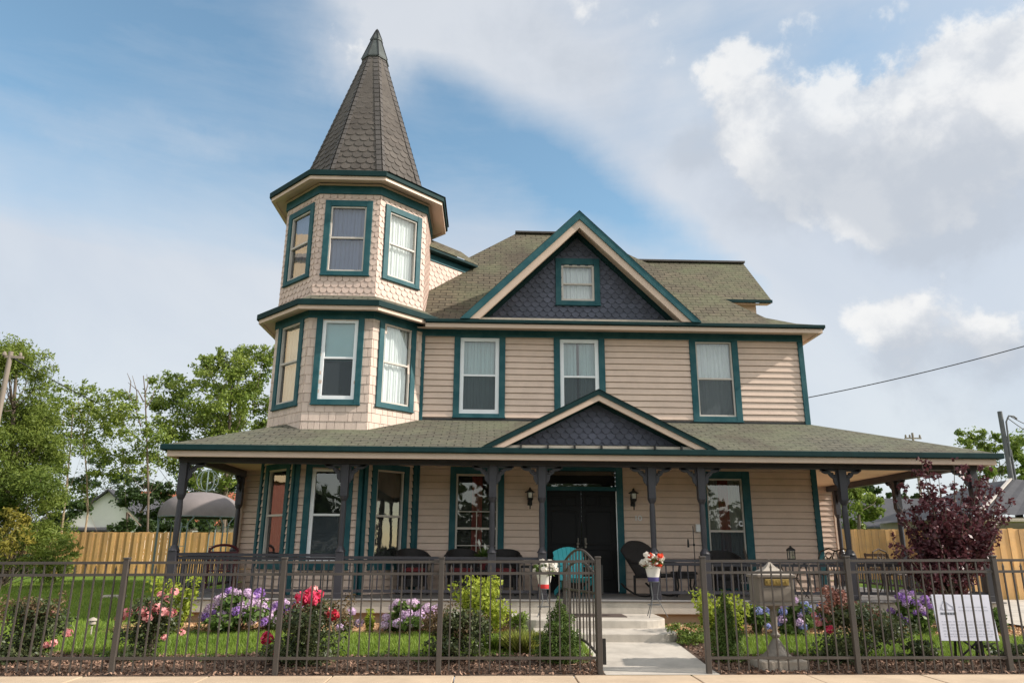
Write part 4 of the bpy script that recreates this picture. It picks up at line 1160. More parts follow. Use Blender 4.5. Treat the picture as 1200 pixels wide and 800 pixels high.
rr = np.random.RandomState(55)
pk = [(-.28, .60, -.12, 'p_pink', .06), (-.38, .52, -.1, 'p_pink', .055), (-.06, .62, -.15, 'p_pink', .065), (.02, .56, -.2, 'p_pink', .06), (.10, .66, -.1, 'p_pink', .065), (.20, .62, -.15, 'p_pink', .06), (.30, .60, -.1, 'p_pink', .06),
      (.0, .68, .0, 'p_pink', .05), (.15, .76, .1, 'p_pink', .045), (.05, .82, .1, 'p_pink', .04), (.22, .86, .1, 'p_pink', .05), (.42, .34, 0, 'p_pink', .04), (.28, .30, -.2, 'p_pink', .035)]
rose('rose bush topped with coral pink blooms in front of a fence post', -4.50, 10.72, .82, .80, LM['rose'], 2400, pk, 60)
rd = [(.0, .88, -.1, 'p_hot', .065), (-.07, .80, -.15, 'p_hot', .075), (.06, .80, -.15, 'p_hot', .08), (.10, .86, -.05, 'p_hot', .06), (-.13, .84, -.1, 'p_hot', .06), (.02, .93, -.05, 'p_pink', .05), (.34, .62, -.15, 'p_red', .07), (-.5, .32, -.15, 'p_hot', .07), (-.52, .36, -.1, 'p_hot', .05), (-.36, .16, -.2, 'p_red', .05),
      (-.16, .72, -.1, 'p_pink', .05), (.22, .66, 0, 'p_pink', .05), (-.05, .62, -.2, 'p_pink', .045), (-.28, .60, 0, 'p_pink', .06), (-.35, .55, .1, 'p_pink', .05)]
rose('rose bush with hot pink blooms at its top, in front of a fence post', -2.32, 10.46, 1.25, .82, LM['rose'], 4600, rd, 61)
rose('bushy rose with pale brownish foliage and no blooms beside the lime shrub', -.40, 10.50, .95, .70, LM['rose'], 3200, [(.1, .5, -.1, 'p_pink', .022)], 62)
rose('large rose bush with red-tipped shoots right of the mailbox', 5.08, 10.62, 1.35, .78, LM['rose'], 5000, [(-.42, .44, -.15, 'p_hot', .055), (-.50, .50, 0, 'p_pink', .045), (-.36, .54, 0, 'p_pink', .04), (-.48, .58, .1, 'p_pink', .05)], 63)
# its reddish shoots
bigrose = [o for o in bpy.data.objects if o.get('label', '').startswith('large rose bush')][0]
rng = np.random.RandomState(64)
cl = [(rng.uniform(-.5, .55), rng.uniform(-.3, .3), rng.uniform(.62, .92), .14, .14, .09) for i in range(16)]
v, f = cloud(rng, cl, 1500, .05, .55); npobj('red_shoot', v, f, LM['redtip'], bigrose)
rose('dark rose bush with a few small pink blooms at the left edge', -6.05, 10.56, 1.05, .80, LM['rose'], 3400, [(.34, .22, -.1, 'p_pink', .04), (.43, .24, -.1, 'p_pink', .045), (.58, .36, -.05, 'p_pink', .05), (.30, .60, 0, 'p_pink', .03)], 65)
rose('low dark rose clump below the notice board', 5.98, 10.66, .58, .30, LM['rose'], 900, [], 66)
shrub('lime_shrub', 'lime green shrub at the left end of the porch beside the coral rose', 'shrub', -5.10, 12.75, 1.05, .86, LM['lime'], 3600, .075, 70, 'lime green shrubs', shape='spray', ncl=16)
shrub('lime_shrub', 'tall lime green shrub between the lilac hydrangea and the steps', 'shrub', -.04, 12.8, 1.30, .90, LM['lime'], 5000, .07, 71, 'lime green shrubs', shape='spray', ncl=20)
shrub('lime_shrub', 'lime green shrub right of the walkway, behind a narrow conifer', 'shrub', 3.72, 12.35, 1.25, .76, LM['lime'], 5000, .07, 72, 'lime green shrubs', shape='spray', ncl=20)
shrub('lime_shrub', 'little yellow-green sprig beside the tiny lavender hydrangea', 'shrub', -1.86, 12.85, .30, .40, LM['lime'], 350, .07, 73, 'lime green shrubs', shape='spray', ncl=6, nstem=4)
shrub('dwarf_conifer', 'broad cone-shaped dwarf conifer beside the open gate', 'conifer', 1.00, 10.50, 1.0, .84, LM['conifer'], 11000, .040, 74, 'dwarf conifers', asp=.35, shape='cone', ncl=12)
shrub('dwarf_conifer', 'narrow dwarf conifer behind the fence right of the walkway', 'conifer', 3.27, 10.55, .72, .95, LM['conifer'], 9000, .040, 75, 'dwarf conifers', asp=.35, shape='cone', ncl=13)
shrub('boxwood', 'small round boxwood left of the porch steps', 'boxwood', .52, 12.62, .36, .38, LM['box'], 1000, .04, 76, 'boxwoods', asp=.6)
shrub('boxwood', 'low round boxwood beside the walkway at the foot of the steps', 'boxwood', 3.10, 11.85, .62, .32, LM['box'], 1500, .04, 77, 'boxwoods', asp=.6)
shrub('leafy_shrub', 'leafy green shrub at the porch corner right of the notice board', 'shrub', 8.55, 12.95, .5, .48, LM['hyd'], 700, .08, 78, asp=.6)
shrub('leafy_shrub', 'low green shrub at the foot of the last fence post on the right', 'shrub', 7.2, 10.6, .7, .30, LM['rose'], 800, .055, 79, asp=.6)
shrub('leafy_shrub', 'small dark green shrub against the cedar fence on the left lawn', 'shrub', -17.6, 30.2, 1.1, .85, LM['dark'], 900, .14, 80, asp=.6)
shrub('leafy_shrub', 'green leafy plant left of the mailbox below the porch slab', 'shrub', 4.15, 12.9, .5, .5, LM['hyd'], 700, .085, 87, asp=.6)
def grass_clump(label, x, y, w, h, mat, n, seed):
    rng = np.random.RandomState(seed); a = rng.uniform(0, 2*PI, n); r = np.sqrt(rng.uniform(0, 1, n))*.25*w
    p = np.stack([r*np.cos(a), r*np.sin(a), 0*a], 1); L = np.stack([np.cos(a)*w*.35*rng.uniform(0, 1.2, n), np.sin(a)*w*.35*rng.uniform(0, 1.2, n), h*rng.uniform(.5, 1.1, n)], 1)
    d = rng.normal(size=(n, 3)); d[:, 2] = 0; d *= .006/np.linalg.norm(d, axis=1, keepdims=True)
    v = np.stack([p-d, p+d, p+L*.6+V3(0, 0, .02)+d*.7, p+L], 1).reshape(-1, 3)
    o = npobj('ornamental_grass', v, np.arange(len(v)).reshape(-1, 4), mat, None, (x, y, gz(y)))
    return tag(o, label, 'grass clump')
grass_clump('yellow-green tuft of ornamental grass left of the broad conifer', .55, 11.2, .62, .30, LM['tuft'], 1500, 81)
grass_clump('soft green tuft of ornamental grass in front of the boxwood', .15, 11.35, .5, .24, LM['grass'], 900, 82)
rng = np.random.RandomState(83); cl = []
for i in range(120):
    x = rng.uniform(-6.5, 9.5)
    if 1.3 < x < 3.1: continue
    y = rng.choice([rng.uniform(10.4, 11.1), rng.uniform(12.6, 13.8)]); r = rng.uniform(.05, .14); cl.append((x, y, gz(y)+r*.4, r, r, r*.5))
v, f = cloud(rng, cl, 5200, .045, .5, .8)
tag(npobj('ground_cover', v, f, LM['hyd']), 'low weeds and ground cover scattered through the mulch beds', 'ground cover', kind='stuff')
# ================================================================== LAWN BITS
def glight(x, y, label):
    t = thing('garden_light', label, 'garden light', (x, y, gz(y)), 0, 'small path lights on the lawn')
    m = MB(); m.tube([(0, 0, -.05), (0, 0, .20)], .012, 6); obj('stake', m, MT['stone'], t)
    m = MB(); m.lathe((0, 0, 0), [(.02, .18), (.05, .20), (.045, .25), (.075, .255), (.06, .275), (.01, .30)], 10); obj('lamp_head', m, MT['stone'], t, smooth=True)
glight(-6.05, 12.3, 'small stone-coloured path light standing on the left lawn')
m = MB(); m.lathe((0, 0, 0), [(.30, 0), (.31, .04), (.27, .07), (.05, .06)], 14, sy=.6)
tag(obj('stepping_stone', m, MT['stone'], None, True, org=None), 'pale flat stone lying on the shaded left lawn', 'stone').location = (-9.2, 19.6, gz(19.6))
# ================================================================== THINGS ON THE PORCH
def shell(mb, r, a0, a1, h0, hf, th=.03, n=22, sy=1.):
    "curved upright back: angle range in degrees about the seat centre, 90 = behind"
    T = np.radians(np.linspace(a0, a1, n))
    def P(t, rr, z): return (rr*math.cos(t), rr*sy*math.sin(t), z)
    rows = []
    for i, t in enumerate(T):
        h = hf((t-PI/2)/(math.radians(a1-a0)/2))
        rows.append([P(t, r, h0), P(t, r*1.06, h0+(h-h0)*.6), P(t, r*1.10, h), P(t, r*1.10-th, h), P(t, r*1.06-th, h0+(h-h0)*.6), P(t, r-th, h0)])
    o = len(mb.v)
    for q in rows: mb.v += q
    k = 6
    for i in range(n-1):
        for j in range(k):
            j2 = (j+1) % k
            mb.f.append((o+i*k+j, o+i*k+j2, o+(i+1)*k+j2, o+(i+1)*k+j))
    mb.f.append(tuple(range(o, o+k))); mb.f.append(tuple(range(o+(n-1)*k, o+n*k))[::-1])
GW = 'black wicker chairs on the porch'
def wicker_chair(label, loc, rot, cushion):
    t = thing('wicker_chair', label, 'chair', loc, rot, GW)
    m = MB(); m.lathe((0, 0, 0), [(.27, .30), (.30, .33), (.31, .39), (.29, .42)], 20, sy=.95); obj('seat', m, MT['wicker'], t, smooth=True)
    m = MB(); shell(m, .31, 5, 175, .38, lambda q: .88-.13*abs(q)**2.2, .035); obj('backrest', m, MT['wicker'], t, smooth=True)
    for s in (-1, 1):
        m = MB(); m.tube([(s*.33, .10, .74), (s*.37, -.06, .66), (s*.36, -.22, .63), (s*.33, -.27, .60), (s*.30, -.27, .40)], .032, 8); obj('armrest', m, MT['wicker'], t, smooth=True)
    for sx_, sy_ in ((-1, -1), (1, -1), (-1, 1), (1, 1)):
        m = MB(); m.tube([(sx_*.21, sy_*.20, .34), (sx_*.25, sy_*.25, 0)], [.025, .02], 8); obj('leg', m, MT['wicker'], t, smooth=True)
    m = MB(); m.lathe((0, 0, 0), [(.27, .16), (.285, .16), (.285, .31), (.27, .31)], 20, sy=.95, cap=False); obj('skirt', m, MT['wicker'], t)
    if cushion:
        m = MB(); m.lathe((0, -.02, 0), [(.24, .42), (.27, .45), (.26, .49), (.15, .51)], 18, sy=.95); obj('cushion', m, MT['redcush'], t, smooth=True)
    return t
c0 = wicker_chair('black wicker chair with a red cushion left of the peace lily', (-.47, 15.35, PZ), .15, True)
dup(c0, (.36, 15.35, PZ), -.12, 'black wicker chair with a red cushion right of the peace lily')
dup(c0, (-1.45, 15.35, PZ), .35, 'black wicker chair with an arched back beside the tower bay')
c1 = wicker_chair('black wicker chair below the window right of the rocking chair', (4.82, 15.4, PZ), 0., False)
c1.scale = (1.05, 1.05, 1.)
# low wicker table, lily
def round_table(name, label, cat, loc, r, h, mat):
    t = thing(name, label, cat, loc)
    m = MB(); m.lathe((0, 0, 0), [(r-.02, h-.04), (r, h-.035), (r, h-.005), (r-.02, h)], 22); obj('tabletop', m, mat, t, smooth=True)
    for k in range(4):
        a = PI/4+k*PI/2; m = MB(); m.tube([(r*.65*math.cos(a), r*.65*math.sin(a), h-.04), (r*.5*math.cos(a), r*.5*math.sin(a), h*.5), (r*.8*math.cos(a), r*.8*math.sin(a), 0)], .016, 6); obj('leg', m, mat, t, smooth=True)
    return t
round_table('wicker_table', 'small dark wicker table under the potted peace lily', 'table', (-.03, 15.2, PZ), .24, .48, MT['wicker'])
t = thing('peace_lily', 'potted peace lily with pointed leaves and white flowers between two wicker chairs', 'potted plant', (-.03, 15.2, PZ+.48))
m = MB(); m.lathe((0, 0, 0), [(.09, 0), (.13, .17), (.14, .19), (.12, .19), (.11, .16)], 14); obj('pot', m, MT['maroon'], t, smooth=True)
rng = np.random.RandomState(90); a = rng.uniform(0, 2*PI, 110); el = rng.uniform(.2, 1.4, 110); L = rng.uniform(.16, .34, 110)
dirn = np.stack([np.cos(a)*np.cos(el), np.sin(a)*np.cos(el), np.sin(el)], 1); base = V3(0, 0, .18)
tip = base+dirn*L[:, None]; side = np.cross(dirn, V3(0, 0, 1)); side /= np.linalg.norm(side, axis=1, keepdims=True)
mid = base+dirn*(L*.6)[:, None]; v = np.stack([base+0*dirn, mid+side*.028, tip-V3(0, 0, .02), mid-side*.028], 1).reshape(-1, 3)
npobj('foliage', v, np.arange(440).reshape(-1, 4), LM['hyd'], t)
for (px, py, pz) in ((-.10, -.05, .50), (.02, -.03, .42), (.08, .0, .36)):
    m = MB(); m.tube([(px*.3, py*.3, .2), (px, py, pz-.05)], .004, 5); m.prism([(px, py, pz-.06), (px+.025, py, pz), (px-.02, py, pz+.09), (px-.03, py, pz)], (0, .006, 0)); obj('flower', m, LM['p_white'], t)
round_table('wicker_table', 'low dark wicker side table between the chairs and the front steps', 'table', (.80, 15.3, PZ), .24, .56, MT['wicker'])
# rocking chair
t = thing('rocking_chair', 'black wicker rocking chair turned sideways right of the front door', 'rocking chair', (3.28, 14.85, PZ), math.radians(26), None); t.scale = (1.22, 1.1, 1.)
m = MB(); m.prism([(-.27, -.25, .38), (.27, -.25, .38), (.25, .24, .34), (-.25, .24, .34)], (0, 0, .07)); obj('seat', m, MT['wicker'], t, bevel=.02)
m = MB(); T = np.linspace(-1, 1, 15)
prof = [(x*.33, .24+.20*(0), 0) for x in T]
def backpt(x, s, o): return (x*(.25+.09*s), .24+.30*s+o-.09*abs(x)**2, .40+s*(.66-.20*abs(x)**2.4))
rows = [[backpt(x, s, 0) for s in np.linspace(0, 1, 8)] for x in T]; rowb = [[backpt(x, s, .035) for s in np.linspace(0, 1, 8)] for x in T]
o = len(m.v)
for q in rows+rowb: m.v += q
n1 = len(T)
for i in range(n1-1):
    for j in range(7):
        m.f.append((o+i*8+j, o+(i+1)*8+j, o+(i+1)*8+j+1, o+i*8+j+1)); k = o+n1*8; m.f.append((k+i*8+j, k+i*8+j+1, k+(i+1)*8+j+1, k+(i+1)*8+j))
    m.f.append((o+i*8+7, o+(i+1)*8+7, o+n1*8+(i+1)*8+7, o+n1*8+i*8+7))
obj('backrest', m, MT['wicker'], t, smooth=True)
for s in (-1, 1):
    m = MB(); m.tube([(s*.29, .36, .70), (s*.33, .15, .64), (s*.34, -.15, .62), (s*.33, -.26, .60), (s*.30, -.25, .40)], .028, 8); obj('armrest', m, MT['wicker'], t, smooth=True)
    m = MB(); m.tube([(s*.25, y, .03+.20*((y)/.62)**2) for y in np.linspace(-.45, .62, 12)], .018, 8); obj('rocker', m, MT['wicker'], t, smooth=True)
    for y in (-.22, .22):
        m = MB(); m.tube([(s*.25, y, .40), (s*.25, y, .04)], .02, 8); obj('leg', m, MT['wicker'], t, smooth=True)
# side table right of it, iron stake
t = thing('side_table', 'small square black side table right of the rocking chair', 'table', (3.93, 15.15, PZ))
m = MB(); m.box(-.22, .22, -.2, .2, .42, .47); m.box(-.2, .2, -.18, .18, .34, .42); obj('tabletop', m, MT['wicker'], t, bevel=.01)
for sx_, sy_ in ((-1, -1), (1, -1), (-1, 1), (1, 1)):
    m = MB(); m.tube([(sx_*.18, sy_*.16, .4), (sx_*.15, sy_*.13, .2), (sx_*.21, sy_*.18, 0)], .018, 6); obj('leg', m, MT['black'], t)
t = thing('plant_hook', 'thin tall black iron hook standing behind the railing by the right wicker chair', 'plant hook', (4.0, 14.55, PZ))
m = MB(); m.tube([(0, 0, 0), (0, 0, 1.33)], .009, 6); m.tube([(.12*math.cos(a), 0, .02+.0*a) for a in np.linspace(0, 2*PI, 13)], .008, 5); obj('pole', m, MT['black'], t)
m = MB(); m.tube([(0, 0, .98), (-.10, 0, .98), (-.11, 0, 1.02)], .007, 6); m.lathe((-.11, 0, 0), [(.018, .93), (.022, .96), (.016, 1.06), (.01, 1.09)], 8); m.ball((0, 0, .98), .025); obj('finial_arm', m, MT['black'], t)
# turquoise chair
t = thing('adirondack_chair', 'turquoise plastic garden chair with a rounded slatted back in front of the black doors', 'chair', (1.73, 14.75, PZ), math.radians(12)); t.scale = (.88, .9, .98)
m = MB()
for i in range(7):
    x = (i-3)*.104; w = .0505; arch = lambda u: .94-.62*u*u*1.25
    q = [(x*.75-w*.74, .28, .30), (x*.75+w*.74, .28, .30)]+[(x+k_*w, .52, arch(x+k_*w)) for k_ in (1, .5, 0, -.5, -1)]
    m.prism(q, (0, -.02, .005))
m.bar((-.36, .47, .72), (.36, .47, .72), .03, .06); m.bar((-.30, .36, .50), (.30, .36, .50), .03, .06)
obj('backrest', m, MT['turq'], t, bevel=.006)
m = MB()
for i in range(6):
    y = -.25+i*.10; m.bar((-.28, y, .38-.022*i), (.28, y, .38-.022*i), .085, .02)
obj('seat', m, MT['turq'], t, bevel=.005)
for s in (-1, 1):
    m = MB(); m.prism([(s*.30, -.34, .58), (s*.42, -.34, .58), (s*.40, .40, .56), (s*.32, .40, .56)], (0, 0, .022)); obj('armrest', m, MT['turq'], t, bevel=.005)
    m = MB(); m.box(s*.33-.02, s*.33+.02, -.30, -.20, 0, .58); obj('leg', m, MT['turq'], t, bevel=.005)
    m = MB(); m.bar((s*.31, -.26, .34), (s*.31, .55, .05), .025, .10); obj('leg', m, MT['turq'], t, bevel=.005)
# flower pots on wire stands
def stand(label, x, y, z, h):
    t = thing('plant_stand', label, 'plant stand', (x, y, z), 0, 'wire plant stands by the steps')
    m = MB()
    for k in range(3):
        a = PI/2+.4+k*2*PI/3
        m.tube([(.10*math.cos(a), .10*math.sin(a), h), (.05*math.cos(a), .05*math.sin(a), h*.55), (.22*math.cos(a), .22*math.sin(a), 0)], .007, 6)
    for zz, r in ((h, .10), (h*.35, .11)):
        m.tube([(r*math.cos(a), r*math.sin(a), zz) for a in np.linspace(0, 2*PI, 17)], .006, 5)
    obj('wire_frame', m, MT['greypole'], t)
def pot(label, x, y, z, band, cols, seed, nb):
    t = thing('flower_pot', label, 'flower pot', (x, y, z), 0, 'white flower pots on wire stands')
    m = MB(); m.lathe((0, 0, 0), [(.10, .07), (.135, .24), (.145, .25), (.125, .25), (.12, .22)], 18); obj('pot', m, MT['pot'], t, smooth=True)
    m = MB(); m.lathe((0, 0, 0), [(.088, 0), (.102, .075), (.10, .08)], 18); obj('pot_base', m, MT[band], t, smooth=True)
    rng = np.random.RandomState(seed); cl = [(rng.uniform(-.14, .14), rng.uniform(-.12, .12), rng.uniform(.26, .38), .08, .08, .06) for i in range(10)]
    v, f = cloud(rng, cl, 500, .05, .6); npobj('foliage', v, f, LM['hyd'], t)
    for i in range(nb):
        a = rng.uniform(0, 2*PI); q = math.sqrt(rng.uniform(0, 1)); c = cols[i % len(cols)]
        bloom(t, RB[c], (.20*q*math.cos(a), .17*q*math.sin(a)-.04, rng.uniform(.26, .46)), .055*rng.uniform(.8, 1.2), rng)
stand('wire plant stand holding the red-based pot left of the steps', 1.02, 13.4, .38, .45)
pot('white and red flower pot with cream flowers left of the steps', 1.02, 13.4, .83, 'redband', ['white'], 91, 16)
stand('wire plant stand holding the blue-based pot at the right of the landing', 2.92, 13.35, .38, .58)
pot('white and blue flower pot with white and scarlet flowers in front of the rocking chair', 2.92, 13.35, .96, 'blueband', ['white', 'white', 'p_orange', 'white'], 92, 30)
m = MB(); m.box(-.45, .45, -.28, .28, 0, .014); o = obj('doormat', m, MT['mat'], None, bevel=.004); o.location = (1.98, 13.55, .381); tag(o, 'dark doormat lying on the landing before the front doors', 'doormat')
# maroon bench-chair on the left porch
t = thing('rocking_chair', 'maroon wooden rocking chair with a rounded top rail behind the left porch railing', 'rocking chair', (-5.32, 15.6, PZ), .25)
m = MB()
for i in range(6): m.bar((-.26, -.24+.09*i, .42), (.26, -.24+.09*i, .42), .075, .02)
obj('seat', m, MT['maroon'], t, bevel=.004)
m = MB()
for s in (-1, 1): m.bar((s*.26, .24, .05), (s*.27, .38, .86), .045, .035, (0, 1, 0))
for i in range(5): m.bar((-.2+.1*i, .26, .44), (-.2+.1*i, .36, .78), .05, .015, (0, 1, 0))
m.tube([(.28*math.cos(a), .37, .78+.14*math.sin(a)) for a in np.linspace(0, PI, 11)], .028, 6); m.bar((-.27, .36, .76), (.27, .36, .76), .03, .06)
obj('backrest', m, MT['maroon'], t)
for s in (-1, 1):
    m = MB(); m.bar((s*.30, -.28, .64), (s*.30, .34, .66), .07, .022); obj('armrest', m, MT['maroon'], t)
    m = MB(); m.tube([(s*.27, y, .03+.12*(y/.5)**2) for y in np.linspace(-.42, .5, 10)], .02, 6); obj('rocker', m, MT['maroon'], t)
    m = MB(); m.bar((s*.28, -.24, .05), (s*.28, -.24, .64), .035, .035, (0, 1, 0)); obj('leg', m, MT['maroon'], t)
# wrought-iron set on the sunny right end of the porch
t = thing('patio_table', 'round wrought-iron patio table on the sunny right end of the porch', 'table', (6.0, 15.1, PZ))
m = MB(); m.tube([(.45*math.cos(a), .45*math.sin(a), .70) for a in np.linspace(0, 2*PI, 25)], .016, 6)
for i in range(-5, 6):
    q = math.sqrt(max(.0, .45**2-(i*.08)**2)); m.bar((i*.08, -q, .70), (i*.08, q, .70), .012, .008); m.bar((-q, i*.08, .702), (q, i*.08, .702), .012, .006)
obj('tabletop', m, MT['brownmetal'], t)
for k in range(4):
    a = PI/4+k*PI/2; c, s = math.cos(a), math.sin(a); m = MB()
    m.tube([(.40*c, .40*s, .69), (.25*c, .25*s, .55), (.16*c, .16*s, .36), (.28*c, .28*s, .14), (.38*c, .38*s, 0)], .014, 6); obj('leg', m, MT['brownmetal'], t)
m = MB(); m.tube([(.18*math.cos(a), .18*math.sin(a), .36) for a in np.linspace(0, 2*PI, 17)], .01, 5); obj('stretcher', m, MT['brownmetal'], t)
GI = 'wrought-iron chairs on the right of the porch'
def iron_chair(label, loc, rot):
    t = thing('iron_chair', label, 'chair', loc, rot, GI)
    m = MB(); m.tube([(.22*math.cos(a), .21*math.sin(a), .44) for a in np.linspace(0, 2*PI, 19)], .014, 6)
    for i in range(-3, 4):
        q = math.sqrt(.22**2-(i*.06)**2); m.bar((i*.06, -q, .44), (i*.06, q, .44), .014, .008); m.bar((-q, i*.06, .445), (q, i*.06, .445), .014, .006)
    obj('seat', m, MT['brownmetal'], t)
    m = MB(); m.tube([(-.21, .19, .44), (-.24, .26, .72), (-.19, .29, .87), (0, .30, .93), (.19, .29, .87), (.24, .26, .72), (.21, .19, .44)], .014, 6)
    for s in (-1, 1):
        m.tube([(s*(.07+.05*math.cos(a)), .255+.02*math.sin(a), .68+.10*math.sin(a)) for a in np.linspace(0, 2*PI, 13)], .009, 5)
    m.tube([(.07*math.cos(a), .285, .80+.06*math.sin(a)) for a in np.linspace(0, 2*PI, 13)], .009, 5); m.bar((0, .22, .46), (0, .28, .74), .014, .012)
    obj('backrest', m, MT['brownmetal'], t)
    for s in (-1, 1):
        m = MB(); m.tube([(s*.235, .25, .66), (s*.27, .05, .66), (s*.27, -.14, .63), (s*.22, -.12, .45)], .012, 6); obj('armrest', m, MT['brownmetal'], t)
        for y, b in ((-.16, -.22), (.16, .24)):
            m = MB(); m.tube([(s*.19, y, .44), (s*.17, y*.95, .25), (s*.24, b, 0)], .013, 6); obj('leg', m, MT['brownmetal'], t)
    return t
i0 = iron_chair('wrought-iron chair just right of the lower-storey window, left of the patio table', (5.42, 14.95, PZ), 1.2)
dup(i0, (6.62, 15.0, PZ), -1.1, 'wrought-iron chair in front of the teal corner board, right of the patio table')
dup(i0, (7.35, 15.5, PZ), -.5, 'wrought-iron chair beside the porch post at the right corner of the house')
dup(i0, (8.15, 15.1, PZ), .4, 'wrought-iron chair half hidden by the purple plum tree')
t = thing('iron_bench', 'dark low iron bench near the porch post behind the purple tree', 'bench', (8.85, 16.6, PZ), 1.57)
m = MB()
for i in range(5): m.bar((-.5, -.18+.09*i, .42), (.5, -.18+.09*i, .42), .07, .02)
obj('seat', m, MT['brownmetal'], t)
m = MB()
for i in range(4): m.bar((-.5, .24, .50+.1*i), (.5, .26, .50+.1*i), .02, .06)
obj('backrest', m, MT['brownmetal'], t)
for s in (-1, 1):
    m = MB(); m.bar((s*.46, -.18, 0), (s*.46, -.18, .62), .03, .03, (0, 1, 0)); m.bar((s*.46, .24, 0), (s*.46, .26, .84), .03, .03, (0, 1, 0)); m.bar((s*.46, -.18, .62), (s*.46, .25, .62), .03, .03); obj('side_frame', m, MT['brownmetal'], t)
t = thing('candle_lantern', 'small black lantern standing on the patio table', 'lantern', (6.12, 15.15, PZ+.71))
m = MB(); m.box(-.06, .06, -.06, .06, 0, .02); m.lathe((0, 0, 0), [(.10, .17), (.09, .20), (.03, .24), (.01, .27)], 4, PI/4)
for sx_, sy_ in ((-1, -1), (1, -1), (-1, 1), (1, 1)): m.bar((sx_*.055, sy_*.055, 0), (sx_*.055, sy_*.055, .18), .012, .012, (0, 1, 0))
obj('frame', m, MT['black'], t)
m = MB(); m.box(-.05, .05, -.05, .05, .02, .17); obj('glass', m, MT['glass'], t)
# ================================================================== CEDAR FENCES
def cedar(name, label, pts, heights, z0=None, bw=.145):
    t = thing(name, label, 'fence', (pts[0][0], pts[0][1], gz(pts[0][1])))
    m = MB(); rng = np.random.RandomState(int(abs(pts[0][0])*10)); q = MB()
    for (a, b, h0, h1) in zip(pts[:-1], pts[1:], heights[:-1], heights[1:]):
        a, b = np.array([*a, 0.]), np.array([*b, 0.]); L = np.linalg.norm(b-a); d = (b-a)/L; n = V3(d[1], -d[0], 0)
        if n[1] > 0: n = -n
        k = int(L/bw)
        for i in range(k):
            s = (i+.5)*bw; p = a+d*s; h = h0+(h1-h0)*s/L; g = gz(p[1])
            o = n*(.022 if i % 2 else .0); zt = g+h+rng.uniform(-.012, .012)
            m.obox(p+o+V3(0, 0, (g+.03+zt)/2), d*(bw*.5-.003 if i % 2 else bw*.5-.004), n*.010, (0, 0, (zt-g-.03)/2))
        for f in (.18, .5, .84): 
            g = gz(a[1]); q.bar(a-n*.04+V3(0, 0, gz(a[1])+h0*f), b-n*.04+V3(0, 0, gz(b[1])+h1*f), .04, .09)
        for i in range(int(L/2.4)+1):
            p = a+d*min(i*2.4, L)-n*.1; q.box(p[0]-.045, p[0]+.045, p[1]-.045, p[1]+.045, gz(p[1]), gz(p[1])+h0-.05)
    obj('board_panel', m, MT['cedar'], t, world=True); obj('rail', q, MT['cedar'], t, world=True)
cedar('cedar_fence', 'tall cedar board fence across the back of the left lawn', [(-27.5, 43.5), (-19.2, 32.5), (-17.2, 31.0), (-3.0, 31.6)], [1.25, 1.45, 1.66, 1.74])
cedar('cedar_fence', 'cedar board fence seen under the right porch roof beyond the house', [(8.0, 31), (18.6, 31)], [1.98, 2.02])
cedar('cedar_fence', 'cedar board fence right of the purple plum tree, nearest the camera', [(18.6, 30.6), (12.4, 19.5), (20.5, 19.6)], [1.95, 1.84, 1.84])

# ================================================================== GAZEBO
t = thing('gazebo', 'garden gazebo with a grey canvas dome and openwork iron crown on the left lawn', 'gazebo', (-9.72, 26.0, gz(26)))
gx, gy = -9.72, 26.0
R = 1.31
m = MB(); prof = [(R+.02, 2.44), (R+.01, 2.56)]+[(R*math.cos(a), 2.56+.72*math.sin(a)**.9) for a in np.linspace(.12, PI/2-.1, 9)]+[(.01, 3.29)]
m.lathe((gx, gy, 0), prof, 40, cap=False); obj('dome', m, MT['canvas'], t, smooth=True, world=True)
for k in range(6):
    a = PI/6+k*PI/3; c, s = math.cos(a), math.sin(a); m = MB()
    for off in (-.10, .10):
        m.tube([(gx+c*R*.97-s*off, gy+s*R*.97+c*off, z) for z in (gz(26), 2.2)]+[(gx+c*R*.97-s*off*3.2, gy+s*R*.97+c*off*3.2, 2.46)], .022, 6)
    for z in (.9, 1.5, 2.1): m.bar((gx+c*R*.97+s*.1, gy+s*R*.97-c*.1, z), (gx+c*R*.97-s*.1, gy+s*R*.97+c*.1, z), .02, .02)
    obj('post', m, MT['paleiron'], t, world=True)
m = MB(); m.tube([(gx+R*math.cos(a), gy+R*math.sin(a), 2.44) for a in np.linspace(0, 2*PI, 37)], .025, 6); obj('ring_beam', m, MT['paleiron'], t, world=True)
m = MB()
for k in range(5):
    a = k*PI/5; c, s = math.cos(a), math.sin(a)
    m.tube([(gx+.10+c*.36*math.cos(b), gy+s*.36*math.cos(b), 3.68+.36*math.sin(b)) for b in np.linspace(0, 2*PI, 25)], 0.008, 5)
m.tube([(gx+.10, gy, 3.25), (gx+.10, gy, 4.06)], .02, 6); obj('crown', m, MT['paleiron'], t, world=True)

